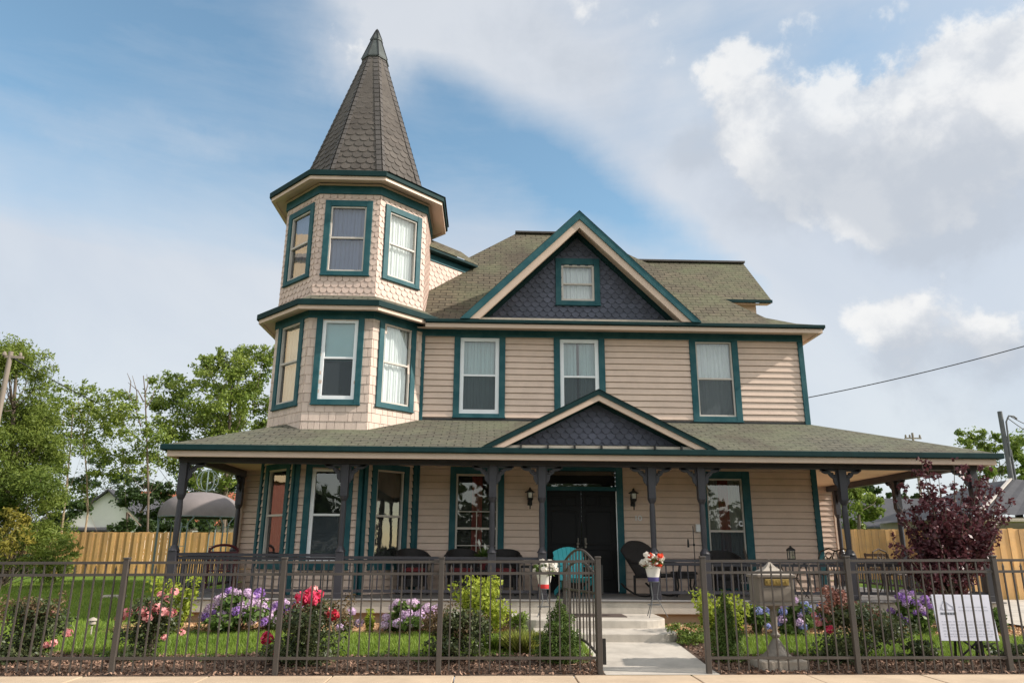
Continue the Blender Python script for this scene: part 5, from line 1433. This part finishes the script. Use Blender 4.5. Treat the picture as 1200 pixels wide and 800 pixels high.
# ================================================================== TREES
def tree(name, label, base, trunk, clumps, leaf, n, size, seed, bark='bark', r0=.16, asp=.55, group=None, sub=5, cat='tree', extra=None, up=.35, shell=.5, rad=.6, fill=.15):
    """trunk: list of world points; clumps: list of (x,y,z,r[,rz]) in world space. Each clump breaks into smaller sub-clumps."""
    rng = np.random.RandomState(seed)
    base = np.array(base, float); t = thing(name, label, cat, tuple(base), 0, group)
    m = MB(); T = [np.array(p, float)-base for p in trunk]
    m.tube(T, list(np.linspace(r0, r0*.35, len(T))), 8)
    cl = []
    for c in clumps:
        cx, cy, cz, r = np.array(c[:4], float)-np.array([*base, 0]); rz = c[4] if len(c) > 4 else r*.8
        k = max([i for i in range(len(T)) if T[i][2] < cz-.15*T[-1][2]] or [0])
        s = T[k]; e = V3(cx, cy, cz); mid = (s+e)/2+V3(*(rng.normal(size=3)*.12*np.linalg.norm(e-s)))+V3(0, 0, -.08*np.linalg.norm(e-s))
        m.tube([s, mid, e], [r0*.20, r0*.12, r0*.05], 5)
        for j in range(sub):
            o, d = inball(rng, 1, .4); o = o[0]*V3(r, r, rz)
            rr = rng.uniform(.22, .5)
            cl.append((cx+o[0], cy+o[1], cz+o[2], r*rr*rng.uniform(.8, 1.4), r*rr*rng.uniform(.8, 1.4), rz*rr*rng.uniform(.7, 1.2)))
            if j < 3: m.tube([e, e+o*.9], [r0*.05, r0*.02], 4)
    obj('trunk', m, MT[bark], t, smooth=True)
    cs = np.array([(c[0]-base[0], c[1]-base[1], c[2]-base[2], c[3]) for c in clumps])
    cl2 = [(c[0]+rng.normal()*c[3]*.35, c[1]+rng.normal()*c[3]*.35, c[2]+rng.normal()*c[3]*.3, c[3]*1.05, c[3]*1.05, c[3]*.95) for c in cs]
    v, f = cloud(rng, cl, n, size, asp, up, shell, rad)
    v2, f2 = cloud(rng, cl2, int(n*fill), size, asp, up, .6, .3)
    npobj('crown', np.concatenate([v, v2]), np.concatenate([f, f2+len(v)]), LM[leaf], t)
    if extra:
        v, f = cloud(rng, [tuple(np.array(c[:3])-base)+(c[3], c[3], c[3]*.8) for c in extra[1]], extra[2], size*1.3, asp, up)
        npobj('yellow_foliage', v, f, LM[extra[0]], t)
    return t
def pix(lst, Y, dy=1.2, seed=0, k=1.05):
    "clumps given as (x, y, radius) on the survey photo at about depth Y"
    rng = np.random.RandomState(seed); o = []
    for (x, y, r) in lst:
        YY = Y+rng.uniform(-dy, dy); p = at(x, y, YY); o.append((*p, r*YY/FPX*k))
    return o
def G0(x, Y):
    p = at(x, 640, Y); return (p[0], Y, gz(Y))
# far left: broad yellow-green cedar
Yc = 24.
rngc = np.random.RandomState(11); L_ = []
for i in range(70):
    y = rngc.uniform(412, 655); half = np.interp(y, [405, 430, 480, 560, 620, 660], [14, 40, 52, 58, 62, 60]); L_.append((14+rngc.uniform(-1, 1)*half-6, y, rngc.uniform(14, 26)))
L_ += [(75, 655, 16), (58, 668, 14), (85, 640, 13), (68, 625, 16), (55, 590, 15), (20, 408, 10), (36, 422, 12)]
tree('cedar_tree', 'dense yellow-green tree filling the left edge in front of the cedar fence', G0(10, Yc), [G0(10, Yc), at(12, 560, Yc), at(16, 480, Yc), at(20, 420, Yc)], pix(L_, Yc, 1.5, 1), 'cedar', 50000, .125, 201, r0=.10, asp=.32, sub=9, fill=.5,
     extra=('yellow', pix([(18, 618, 16), (8, 640, 14), (28, 608, 10), (12, 600, 10), (35, 630, 9)], Yc-1.6, .2, 2), 700))
# two slender pale trunks with thin foliage
Ys = 33.
tree('slender_tree', 'slender tree with a pale leaning trunk and thin foliage, right of the dense yellow-green tree', G0(72, Ys), [G0(72, Ys), at(76, 590, Ys), at(82, 530, Ys), at(86, 475, Ys)],
     pix([(80, 470, 14), (70, 490, 13), (95, 480, 12), (78, 520, 13), (66, 460, 10), (90, 505, 11), (100, 520, 10), (72, 545, 12), (110, 470, 9), (60, 510, 12)], Ys, 1, 3, 1.6), 'maple', 3000, .14, 202, 'palebark', .05, fill=.45, group='slender trees behind the cedar fence')
tree('slender_tree', 'slender forked tree with a pale trunk above the white gabled house', G0(98, Ys+1), [G0(98, Ys+1), at(103, 600, Ys+1), at(102, 560, Ys+1), at(97, 505, Ys+1), at(92, 470, Ys+1)],
     pix([(112, 480, 12), (120, 500, 11), (108, 520, 12), (128, 485, 10), (95, 575, 9), (120, 530, 11), (135, 505, 9), (104, 455, 9), (125, 555, 10)], Ys+1, 1, 4, 1.6), 'maple', 2800, .14, 203, 'palebark', .05, fill=.45, group='slender trees behind the cedar fence')
tree('slender_tree', 'tall thin dark-trunked tree with bare top twigs left of the porch corner', G0(176, Ys), [G0(176, Ys), at(174, 580, Ys), at(172, 510, Ys), at(170, 460, Ys), at(168, 440, Ys)],  
     pix([(150, 480, 12), (140, 470, 10), (160, 500, 12), (150, 520, 12), (182, 500, 11), (136, 495, 10), (165, 540, 12), (145, 545, 11), (190, 520, 10), (130, 465, 7)], Ys, 1, 5, 1.6), 'maple', 3000, .14, 204, 'bark', .055, fill=.45, group='slender trees behind the cedar fence')
m_ = [o for o in bpy.data.objects if o.get('label', '').startswith('tall thin dark')][0]
mm = MB(); b_ = rootloc(m_); rgt = np.random.RandomState(8)
for (x0, y0, x1, y1) in ((168, 470, 150, 448), (169, 465, 172, 438), (165, 500, 146, 455), (170, 480, 182, 452), (160, 480, 155, 440), (152, 460, 149, 437)):
    a, b = at(x0, y0, Ys)-b_, at(x1, y1, Ys)-b_; mm.tube([a, (a+b)/2+V3(.1, 0, .05), b], [.03, .02, .008], 4)
obj('bare_twig', mm, MT['bark'], m_)
# big light-green tree behind the tower
Yb = 36.
L_ = [(205, 470, 22), (225, 450, 20), (250, 440, 22), (245, 470, 24), (275, 430, 20), (290, 450, 22), (270, 465, 24), (300, 475, 20), (310, 410, 16), (318, 425, 14), (295, 420, 14), (230, 490, 22), (260, 500, 24), (200, 500, 20), (185, 475, 16), (285, 500, 22), (215, 520, 20), (245, 530, 20), (310, 500, 16), (190, 450, 13), (240, 425, 13), (262, 418, 12), (282, 415, 10), (205, 440, 10), (325, 480, 14), (330, 410, 10), (200, 540, 18), (225, 555, 18), (255, 560, 18), (275, 540, 18), (180, 540, 14)]
tree('broadleaf_tree', 'large light green broadleaf tree rising behind the left porch roof and tower', G0(262, Yb), [G0(262, Yb), at(264, 580, Yb), at(268, 520, Yb), at(270, 470, Yb), at(272, 435, Yb)], pix(L_, Yb, 2., 6), 'maple', 26000, .155, 205, 'bark', .13, sub=11)
# understorey
for k, (lab, lst, Y) in enumerate((
        ('dark bushy tree behind the white gabled house', [(110, 590, 16), (125, 575, 18), (100, 560, 16), (140, 560, 16), (120, 545, 14), (135, 595, 14), (95, 600, 12)], 66),
        ('dark bushy tree between the white house and the gazebo', [(165, 590, 16), (180, 575, 18), (160, 565, 16), (190, 600, 14), (175, 610, 14), (150, 585, 12), (200, 575, 14)], 46),
        ('dark bushy tree behind the gazebo dome', [(215, 590, 16), (240, 575, 18), (265, 585, 16), (285, 600, 14), (225, 560, 16), (255, 555, 14), (275, 565, 14), (290, 575, 12), (240, 610, 18), (275, 615, 14), (205, 612, 12)], 45),
        ('dark hedge-like tree low over the middle of the left cedar fence', [(150, 612, 9), (165, 616, 9), (180, 614, 9), (195, 616, 9), (210, 616, 9), (225, 616, 9), (242, 618, 9), (140, 618, 8)], 33.5),
        ('dark bushy tree right beside the dense yellow-green tree', [(60, 590, 18), (75, 610, 16), (50, 560, 16), (90, 595, 12), (62, 620, 14)], 44))):
    tree('bushy_tree', lab, G0(lst[0][0], Y), [G0(lst[0][0], Y), at(lst[0][0], 600, Y), at(lst[1][0], lst[1][1], Y)], pix(lst, Y, 1, 20+k), 'dark', 8000, .18, 210+k, r0=.12, group='dark bushy trees behind the left cedar fence')
# right side trees
tree('broadleaf_tree', 'small bright green tree seen under the right porch roof', G0(1006, 40), [G0(1006, 40), at(1006, 600, 40), at(1008, 585, 40)], pix([(1000, 598, 14), (1012, 590, 13), (1005, 612, 12), (1020, 600, 12), (994, 580, 12), (1008, 576, 10), (1028, 584, 8)], 40, 1, 31), 'maple', 5000, .20, 221, r0=.12)
tree('broadleaf_tree', 'dark distant tree beyond the small bright green tree under the porch roof', G0(1010, 60), [G0(1010, 60), at(1010, 590, 60), at(1010, 575, 60)], pix([(985, 575, 10), (1000, 568, 11), (1018, 570, 9), (1030, 578, 8), (1045, 582, 8), (1060, 584, 8), (1075, 586, 8)], 60, 1, 32), 'dark', 2400, .3, 222, r0=.14)
tree('broadleaf_tree', 'feathery green tree above the dark-roofed garage at the right edge', G0(1160, 46), [G0(1160, 46), at(1158, 580, 46), at(1155, 530, 46)], pix([(1130, 520, 10), (1145, 512, 11), (1160, 525, 14), (1185, 520, 13), (1195, 535, 14), (1140, 535, 12), (1150, 550, 14), (1175, 550, 14), (1200, 515, 10), (1125, 508, 6), (1210, 545, 14), (1165, 510, 7), (1135, 555, 10), (1195, 560, 10), (1150, 572, 12), (1130, 580, 10)], 46, 1.5, 33), 'maple', 9000, .20, 223, r0=.15, sub=8)
# purple plum
YP = 13.25
bp = np.array(G0(1108, YP)); bp[2] = gz(YP)
t = thing('purple_plum', 'multi-stemmed purple-leaved plum in front of the right end of the porch', 'tree', tuple(bp))
rng = np.random.RandomState(240); m = MB(); cl = []
tips = [(1080, 542), (1118, 544), (1150, 552), (1052, 590), (1046, 632), (1172, 572), (1185, 590), (1165, 620), (1087, 548), (1100, 560), (1132, 550), (1145, 572), (1060, 575), (1055, 605), (1160, 575), (1168, 590), (1118, 580), (1075, 600), (1140, 610), (1095, 620), (1120, 620), (1078, 560), (1178, 605), (1062, 648), (1050, 652), (1148, 640), (1085, 640), (1128, 645), (1105, 645), (1158, 555), (1070, 625), (1108, 595), (1130, 595), (1092, 590), (1150, 595)]
for (x, y) in tips:
    e = at(x, y, YP+rng.uniform(-.55, .55))-bp
    s = V3(rng.normal()*.06, rng.normal()*.06, .05); mid = V3(e[0]*.36, e[1]*.4, e[2]*.50)+V3(*(rng.normal(size=3)*.04))
    m.tube([s, s*.6+mid*.4+V3(0, 0, .12), mid, (mid+e)/2+V3(*(rng.normal(size=3)*.03)), e], [.026, .022, .017, .011, .004], 6)
    L = np.linalg.norm(e-mid)
    for q in np.linspace(.12, 1.04, 7):
        p = mid+(e-mid)*q+V3(*(rng.normal(size=3)*.035)); r = .13*(1-q)+.06+rng.uniform(0, .05); cl.append((*p, r, r, r*.95))
obj('trunk', m, MT['bark'], t, smooth=True)
v, f = cloud(rng, cl, 11500, .080, .62, .3, .6, .5); npobj('crown', v, f, LM['plum'], t)

# ================================================================== POLES, WIRES
p1 = at(13, 412, 20)
t = thing('utility_pole', 'weathered wooden utility pole at the left edge among the trees', 'utility pole', (p1[0], 20, gz(20)))
m = MB(); m.tube([(0, 0, 0), (0, 0, p1[2]-gz(20))], [.085, .06], 12); obj('pole', m, MT['pole'], t, smooth=True)
h = p1[2]-gz(20); m = MB(); m.bar((-.12, -.05, h-.15), (.34, .05, h-.15), .06, .07); m.lathe((.25, .03, h), [(.03, -.12), (.045, -.09), (.035, -.04), (.02, -.01)], 8); m.lathe((-.1, -.1, h), [(.04, -.15), (.06, -.12), (.05, -.06), (.02, -.02)], 8); obj('crossarm', m, MT['pole'], t)
def wire(label, a, b, sag, r=.012):
    a, b = np.array(a), np.array(b); m = MB()
    m.tube([a+(b-a)*s-V3(0, 0, sag*4*s*(1-s)) for s in np.linspace(0, 1, 24)], r, 5)
    return tag(obj('power_line', m, MT['wire'], None, org=a), label, 'power line')
wire('thin power line running down from the left utility pole behind the trees', at(16, 420, 20), at(190, 500, 62), .3, .02)
wire('service wire running from the right corner of the house up to the right edge', at(945.5, 466, 16.2), V3(16.5, 13.0, 7.35), .25, .011)
pr = at(1172, 482, 30)
t = thing('utility_pole', 'slim grey utility pole with a bent service mast at the right edge', 'utility pole', (pr[0]-.02, 30, gz(30)))
h = pr[2]-gz(30)
m = MB(); m.tube([(0, 0, 0), (0, 0, h)], [.105, .09], 12); obj('pole', m, MT['greypole'], t, smooth=True)
m = MB(); m.tube([(.16, -.02, 0.5), (.16, -.02, h-1.6)], .045, 8); m.tube([(.05, -.1, h-1.9), (.12, -.12, h-.45), (.28, -.12, h-.2), (.5, -.1, h-.22), (.62, -.1, h-.32)], .035, 8); obj('service_mast', m, MT['greypole'], t, smooth=True)
wire('power line leaving the slim grey pole toward the right edge', at(1183, 487, 30), at(1235, 508, 30), .1, .018)
wire('second power line below it from the slim grey pole to the right edge', at(1180, 489, 30), at(1235, 522, 30), .1, .018)
pf_ = at(1069, 507, 60)
t = thing('utility_pole', 'distant utility pole whose crossarm just shows above the porch roof', 'utility pole', (pf_[0], 60, gz(60)))
h = pf_[2]-gz(60); m = MB(); m.tube([(0, 0, 0), (0, 0, h)], [.15, .09], 10); obj('pole', m, MT['pole'], t, smooth=True)
m = MB(); m.bar((-.7, 0, h-.45), (.7, 0, h-.45), .10, .11)
for x in (-.6, -.25, .6): m.lathe((x, 0, h-.45), [(.06, .07), (.09, .15), (.05, .30)], 8)
obj('crossarm', m, MT['pole'], t)

# ================================================================== FAR HOUSES
def house_far(name, label, c, w, d, hw, hr, wall, roof, axis='x', win=()):
    "gabled house: axis = direction of the ridge; front gable or eave toward -Y"
    x, y = c; g = gz(y); t = thing(name, label, 'house', (x, y, g))
    m = MB(); m.box(-w/2, w/2, -d/2, d/2, 0, hw)
    if axis == 'x':
        for s in (-1, 1): m.poly([(s*w/2, -d/2, hw), (s*w/2, d/2, hw), (s*w/2, 0, hr)])
    else:
        for s in (-1, 1): m.poly([(-w/2, s*d/2, hw), (w/2, s*d/2, hw), (0, s*d/2, hr)])
    obj('wall', m, MT[wall], t); m = MB(); o = .35
    if axis == 'x':
        k = (hr-hw)/(d/2)
        for s in (-1, 1): m.prism([(-w/2-o, s*(d/2+o), hw-o*k), (w/2+o, s*(d/2+o), hw-o*k), (w/2+o, 0, hr), (-w/2-o, 0, hr)], (0, 0, .12))
    else:
        k = (hr-hw)/(w/2)
        for s in (-1, 1): m.prism([(s*(w/2+o), -d/2-o, hw-o*k), (s*(w/2+o), d/2+o, hw-o*k), (0, d/2+o, hr), (0, -d/2-o, hr)], (0, 0, .12))
    obj('roof', m, MT[roof], t)
    for (a, b, ww, hh) in win:
        m = MB(); m.box(a-ww/2-.08, a+ww/2+.08, -d/2-.04, -d/2-.005, b-.08, b+hh+.08); wn = obj('window', m, MT['white'], t)
        m = MB(); m.box(a-ww/2, a+ww/2, -d/2-.05, -d/2-.042, b, b+hh); obj('pane', m, MT['room'], wn)
    return t
def X0at(x, Y): return float(at(x, 610, Y)[0])
house_far('white_house', 'white gabled house half hidden by trees beyond the left cedar fence', (X0at(128, 52), 55), 5.2, 7., 2.6, 4.7, 'housewhite', 'darkroof', 'y', [(-1.2, .9, .9, 1.3), (1.2, .9, .9, 1.3)])
house_far('white_garage', 'low white building with a grey roof left of the white gabled house', (X0at(88, 52), 54), 5.0, 5., 2.2, 3.2, 'housewhite', 'canvas2' if False else 'darkroof', 'x')
house_far('red_roofed_house', 'house with a rusty red roof behind the gazebo', (X0at(205, 58), 62), 9., 7., 2.9, 5.3, 'tanwall', 'redroof', 'x', [(-2.2, 1., 1., 1.2), (1.8, 1., 1., 1.2)])
house_far('dark_roofed_house', 'low house with a dark roof seen under the right porch roof', (X0at(1040, 48), 52), 11., 8., 2.7, 4.6, 'tanwall', 'darkroof', 'x', [(2.2, 1., 1.2, 1.2)])
# garage at the right edge with a corrugated dark roof and white rake
t = thing('garage', 'garage with a dark metal roof and white hip board at the right edge', 'garage', (X0at(1196, 27)+1.5, 27, gz(27)))
o_ = np.array(t.location)
e0, r0_ = at(1147, 603, 27)-o_, at(1184, 562, 30)-o_
m = MB(); m.box(e0[0]+.5, 8, .4, 8, 0, e0[2]-.05); obj('wall', m, MT['tanwall'], t)
m = MB(); k = 44; ex = e0[0]+15.
for i in range(k):
    a, b = i/k, (i+1)/k; q = .035 if i % 2 else 0.
    m.poly([(e0[0]+15*a, e0[1], e0[2]+q), (e0[0]+15*b, e0[1], e0[2]+.035-q), (r0_[0]+12*b, r0_[1], r0_[2]+.035-q), (r0_[0]+12*a, r0_[1], r0_[2]+q)])
m.poly([(e0[0], e0[1], e0[2]), (r0_[0], r0_[1], r0_[2]), (r0_[0], r0_[1]+2, r0_[2]), (e0[0], e0[1]+8, e0[2])])
obj('roof', m, MT['darkroof'], t)
m = MB(); m.bar(e0+V3(0, -.03, .04), r0_+V3(0, -.03, .05), .12, .05); obj('hip_board', m, MT['sash'], t)
m = MB(); m.box(e0[0]-.3, 8, e0[1]-1.1, e0[1], e0[2]-.28, e0[2]-.16); obj('awning', m, MT['stone'], t, bevel=.02)
# neighbours across the street to the left, seen only as reflections in the tower glass
house_far('brick_building', 'brick and cream building reflected in the left tower windows', (-30, 23), 10, 10, 4.2, 5.0, 'brick', 'darkroof', 'x')
m = MB()
t = [o for o in bpy.data.objects if o.name.startswith('brick_building')][0]
m.box(-5.2, 5.2, -5.2, 5.2, 4.2, 17.); obj('cream_storey', m, MT['cream'], t)
m = MB(); m.box(-5.5, 5.5, -5.5, 5.5, 15.6, 15.8); m.box(5.2, 5.3, -5.3, 5.3, 7.6, 7.8); obj('cornice', m, MT['tanwall'], t)
for zz in (1.2, 5.0, 8.6, 12.2):
    for yy in (-3.6, -.6, 2.4):
        m = MB(); z_ = MB()
        for (a, b, c, d) in ((yy-.1, yy, zz-.1, zz+2.1), (yy+1.1, yy+1.2, zz-.1, zz+2.1), (yy, yy+1.1, zz-.1, zz), (yy, yy+1.1, zz+2., zz+2.1), (yy, yy+1.1, zz+.97, zz+1.03)): m.box(5.0, 5.27, a, b, c, d)
        w_ = obj('window', m, MT['white'], t); z_.box(5.0, 5.22, yy, yy+1.1, zz, zz+2.); obj('pane', z_, MT['room'], w_)

rng = np.random.RandomState(77)
cl = [(x+rng.uniform(-1.5, 1.5), -34+rng.uniform(-3, 3), rng.uniform(1.2, 6.2), 3.2, 2.5, 2.4) for x in np.arange(-70, 71, 2.2) for q in range(2)]
v, f = cloud(rng, cl, 26000, .8, .6)
tl = tag(npobj('tree_line', v, f, LM['dark']), 'row of trees across the street mirrored in the house windows', 'trees', kind='stuff')

rng = np.random.RandomState(78)
cl = [(150*math.sin(a)*rng.uniform(.85, 1.1), 130*math.cos(a)*rng.uniform(.9, 1.1), rng.uniform(.8, 3.6), 5., 4., rng.uniform(1.6, 3.)) for a in np.linspace(-1.5, 1.5, 150) for q in range(2)]
v, f = cloud(rng, cl, 26000, 1.0, .6)
tag(npobj('distant_wood', v, f, LM['dark']), 'low far-off wood along the horizon behind the houses', 'wood', kind='stuff')

# ================================================================== SKY AND SUN
SUN_EL, SUN_AZ = 33., 10.       # azimuth: degrees in front of the facade, seen from +X toward the street
w = bpy.data.worlds.new('World'); sc.world = w; w.use_nodes = True
nt = w.node_tree; N, L = nt.nodes, nt.links
for n in list(N): N.remove(n)
out = N.new('ShaderNodeOutputWorld'); bg = N.new('ShaderNodeBackground'); bg.inputs['Strength'].default_value = .1
L.new(bg.outputs[0], out.inputs['Surface'])
sky = N.new('ShaderNodeTexSky'); sky.sky_type = 'NISHITA'; sky.sun_disc = False
el = math.radians(SUN_EL); sd = V3(math.cos(el)*math.cos(math.radians(SUN_AZ)), -math.cos(el)*math.sin(math.radians(SUN_AZ)), math.sin(el))
sky.sun_elevation = el; sky.sun_rotation = math.atan2(sd[0], sd[1]); sky.air_density = 1.; sky.dust_density = .8; sky.ozone_density = 1.5
tc = N.new('ShaderNodeTexCoord'); D = tc.outputs['Generated']
def math_(op, a, b=None, c=None, clamp=False):
    n = N.new('ShaderNodeMath'); n.operation = op; n.use_clamp = clamp
    for i, x in enumerate((a, b, c)):
        if x is None: continue
        if isinstance(x, (int, float)): n.inputs[i].default_value = x
        else: L.new(x, n.inputs[i])
    return n.outputs[0]
def rng_(x, a, b, c=0., d=1., smooth=True):
    n = N.new('ShaderNodeMapRange'); n.interpolation_type = 'SMOOTHSTEP' if smooth else 'LINEAR'
    n.inputs['From Min'].default_value, n.inputs['From Max'].default_value, n.inputs['To Min'].default_value, n.inputs['To Max'].default_value = a, b, c, d
    L.new(x, n.inputs['Value']); return n.outputs[0]
def lobe(x, y, size, aspect=1., rot=0.):
    "soft elliptical patch of sky round a fixed compass direction (angular size in units of tan)"
    d = (x-600)/FPX*CR-(y-400)/FPX*CU+CF; d /= np.linalg.norm(d)
    r = np.cross(d, V3(0, 0, 1)); r /= np.linalg.norm(r); u = np.cross(r, d)
    a = math.radians(rot); e1, e2 = math.cos(a)*r+math.sin(a)*u, -math.sin(a)*r+math.cos(a)*u
    def dot(v):
        n = N.new('ShaderNodeVectorMath'); n.operation = 'DOT_PRODUCT'; L.new(WD, n.inputs[0]); n.inputs[1].default_value = tuple(v); return n.outputs['Value']
    s = size/FPX
    q = math_('ADD', math_('POWER', math_('DIVIDE', dot(e1), s*aspect), 2.), math_('POWER', math_('DIVIDE', dot(e2), s), 2.))
    front = math_('GREATER_THAN', dot(d), 0.)
    return math_('MULTIPLY', math_('EXPONENT', math_('MULTIPLY', q, -1.)), front)
def noise(v, s, det=8, rough=.55, dist=0.):
    n = N.new('ShaderNodeTexNoise'); n.inputs['Scale'].default_value = s; n.inputs['Detail'].default_value = det; n.inputs['Roughness'].default_value = rough; n.inputs['Distortion'].default_value = dist
    L.new(v, n.inputs['Vector']); return n
def vscale(v, s):
    n = N.new('ShaderNodeVectorMath'); n.operation = 'SCALE'; n.inputs['Scale'].default_value = s; L.new(v, n.inputs[0]); return n.outputs[0]
def vadd(a, b):
    n = N.new('ShaderNodeVectorMath'); L.new(a, n.inputs[0]); L.new(b, n.inputs[1]); return n.outputs[0]
def vsubc(a, c):
    n = N.new('ShaderNodeVectorMath'); n.operation = 'SUBTRACT'; L.new(a, n.inputs[0]); n.inputs[1].default_value = c; return n.outputs[0]
# warped direction so that every cloud edge is ragged
wn = noise(D, 11., 9, .62); WD = vadd(D, vscale(vsubc(wn.outputs['Color'], (.5, .5, .5)), .085))
fine = noise(D, 9., 10, .62, .3).outputs['Fac']
soft = noise(D, 2.6, 7, .55, .4).outputs['Fac']
mpv = N.new('ShaderNodeMapping'); mpv.inputs['Rotation'].default_value = (0, math.radians(-28), 0); mpv.inputs['Scale'].default_value = (1.2, 1., 6.); L.new(D, mpv.inputs['Vector'])
streak = noise(mpv.outputs[0], 2.2, 8, .6, .3).outputs['Fac']
def total(items):
    acc = None
    for wgt, node in items:
        t_ = math_('MULTIPLY', node, wgt); acc = t_ if acc is None else math_('ADD', acc, t_)
    return acc
# veil / bank coverage
def pdir(x, y):
    d = (x-600)/FPX*CR-(y-400)/FPX*CU+CF; return d/np.linalg.norm(d)
sepD = N.new('ShaderNodeSeparateXYZ'); L.new(D, sepD.inputs[0])
back = rng_(math_('MULTIPLY', sepD.outputs[1], -1.), -.35, .35)  # bright cloud bank added behind the camera as fill for facade and porch
gc = np.cross(pdir(500, 78), pdir(880, 318)); gc /= np.linalg.norm(gc)
if gc @ pdir(1000, 50) < 0: gc = -gc
WL = vadd(D, vscale(vsubc(noise(D, 7., 6, .6).outputs['Color'], (.5, .5, .5)), .045))
dn_ = N.new('ShaderNodeVectorMath'); dn_.operation = 'DOT_PRODUCT'; L.new(WL, dn_.inputs[0]); dn_.inputs[1].default_value = tuple(gc)
wedge = math_('MULTIPLY', rng_(dn_.outputs['Value'], -.022, .05), rng_(sepD.outputs[1], .0, .3))
haze = math_('MULTIPLY', rng_(sepD.outputs[2], .52, .26), rng_(sepD.outputs[1], .0, .3))
veil = total([(.92, wedge), (1.15, haze), (.25, lobe(560, 270, 60, 1.5)), (.75, lobe(425, 70, 42, 1.2)), (.35, lobe(480, 20, 60, 2.4)), (.30, lobe(240, 165, 20, 4., 6)), (.22, lobe(60, 140, 20, 4., -10)),
              (-.30, lobe(690, 235, 42, 2.4, -34)), (-.35, lobe(800, 290, 28, 2.6, -34)), (-.35, lobe(970, 100, 50, 1.8, 20)), (-.4, lobe(840, 40, 50, 1.5)), (-.25, lobe(1000, 60, 60, 1.5)), (-.2, lobe(890, 330, 20, 2.))])
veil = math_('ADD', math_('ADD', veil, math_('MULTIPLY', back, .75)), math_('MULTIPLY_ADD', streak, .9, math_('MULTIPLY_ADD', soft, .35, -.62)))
veil = rng_(veil, .0, 1.0, smooth=False)
# cumulus heads
cl_n = noise(D, 13., 10, .58, .1).outputs['Fac']
cum = total([(1.1, lobe(868, 128, 48, 1.2, -20)), (1.0, lobe(935, 160, 42, 1.5)), (1.1, lobe(1060, 120, 42, 2.2, 10)), (1.1, lobe(1175, 130, 60, 1.3)), (1.0, lobe(1050, 380, 40, 1.1)), (.95, lobe(1145, 392, 34, 1.7)), (.8, lobe(1010, 200, 50, 2.2)), (.9, lobe(1080, 245, 40, 2.2)), (.7, lobe(425, 75, 38, 1.1)), (.85, lobe(1195, 55, 40, 1.5)), (.6, lobe(872, 55, 24, 1.6)), (.5, lobe(1010, 12, 26, 2.)), (.45, lobe(720, 20, 50, 1.6))])
cum = rng_(math_('ADD', cum, math_('MULTIPLY_ADD', cl_n, 2.6, -1.52)), .28, .74)
# shaded undersides of the clouds
grey = total([(1.0, lobe(975, 215, 46, 2.2)), (1., lobe(1140, 205, 40, 2.2)), (1., lobe(1120, 280, 34, 2.6)), (.9, lobe(1155, 412, 26, 1.8)), (.8, lobe(1055, 412, 24, 1.4)), (.8, lobe(820, 165, 26, 1.2)), (.45, lobe(640, 70, 70, 1.8)), (.3, lobe(1050, 480, 60, 3.))])
grey = rng_(math_('ADD', grey, math_('MULTIPLY_ADD', fine, 1.6, -.80)), .1, .9)
def mixc(f, a, b):
    n = N.new('ShaderNodeMix'); n.data_type = 'RGBA'; L.new(f, n.inputs['Factor'])
    for k_, x in (('A', a), ('B', b)):
        if isinstance(x, tuple): n.inputs[k_].default_value = (*x, 1)
        else: L.new(x, n.inputs[k_])
    return n.outputs['Result']
sk = N.new('ShaderNodeVectorMath'); sk.operation = 'MULTIPLY'; L.new(sky.outputs[0], sk.inputs[0]); sk.inputs[1].default_value = (1.25, 1.38, 1.22)
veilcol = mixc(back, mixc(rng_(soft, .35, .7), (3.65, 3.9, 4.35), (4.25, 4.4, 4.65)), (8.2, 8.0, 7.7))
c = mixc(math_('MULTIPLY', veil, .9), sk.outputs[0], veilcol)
c = mixc(math_('MULTIPLY', cum, .80), c, mixc(rng_(cl_n, .38, .60), (3.9, 4.05, 4.3), (5.5, 5.45, 5.35)))
c = mixc(math_('MULTIPLY', math_('MULTIPLY', grey, math_('MAXIMUM', cum, veil)), .7), c, (2.95, 3.25, 3.7))
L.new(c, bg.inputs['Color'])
sl = bpy.data.lights.new('sun', 'SUN'); sl.energy = 3.4; sl.angle = math.radians(.9); sl.color = (1., .92, .83)
so = bpy.data.objects.new('sun', sl); COL.objects.link(so)
so.rotation_euler = Vector(-sd).to_track_quat('-Z', 'Y').to_euler(); so.location = tuple(sd*50)
# ================================================================== RENDER
sc.render.engine = 'CYCLES'
sc.cycles.max_bounces = 8; sc.cycles.transparent_max_bounces = 16
sc.view_settings.view_transform = 'Standard'; sc.view_settings.look = 'None'; sc.view_settings.gamma = 1; sc.view_settings.use_curve_mapping = False
sc.view_settings.exposure = 0.82
sc.render.resolution_x, sc.render.resolution_y = 1024, 682
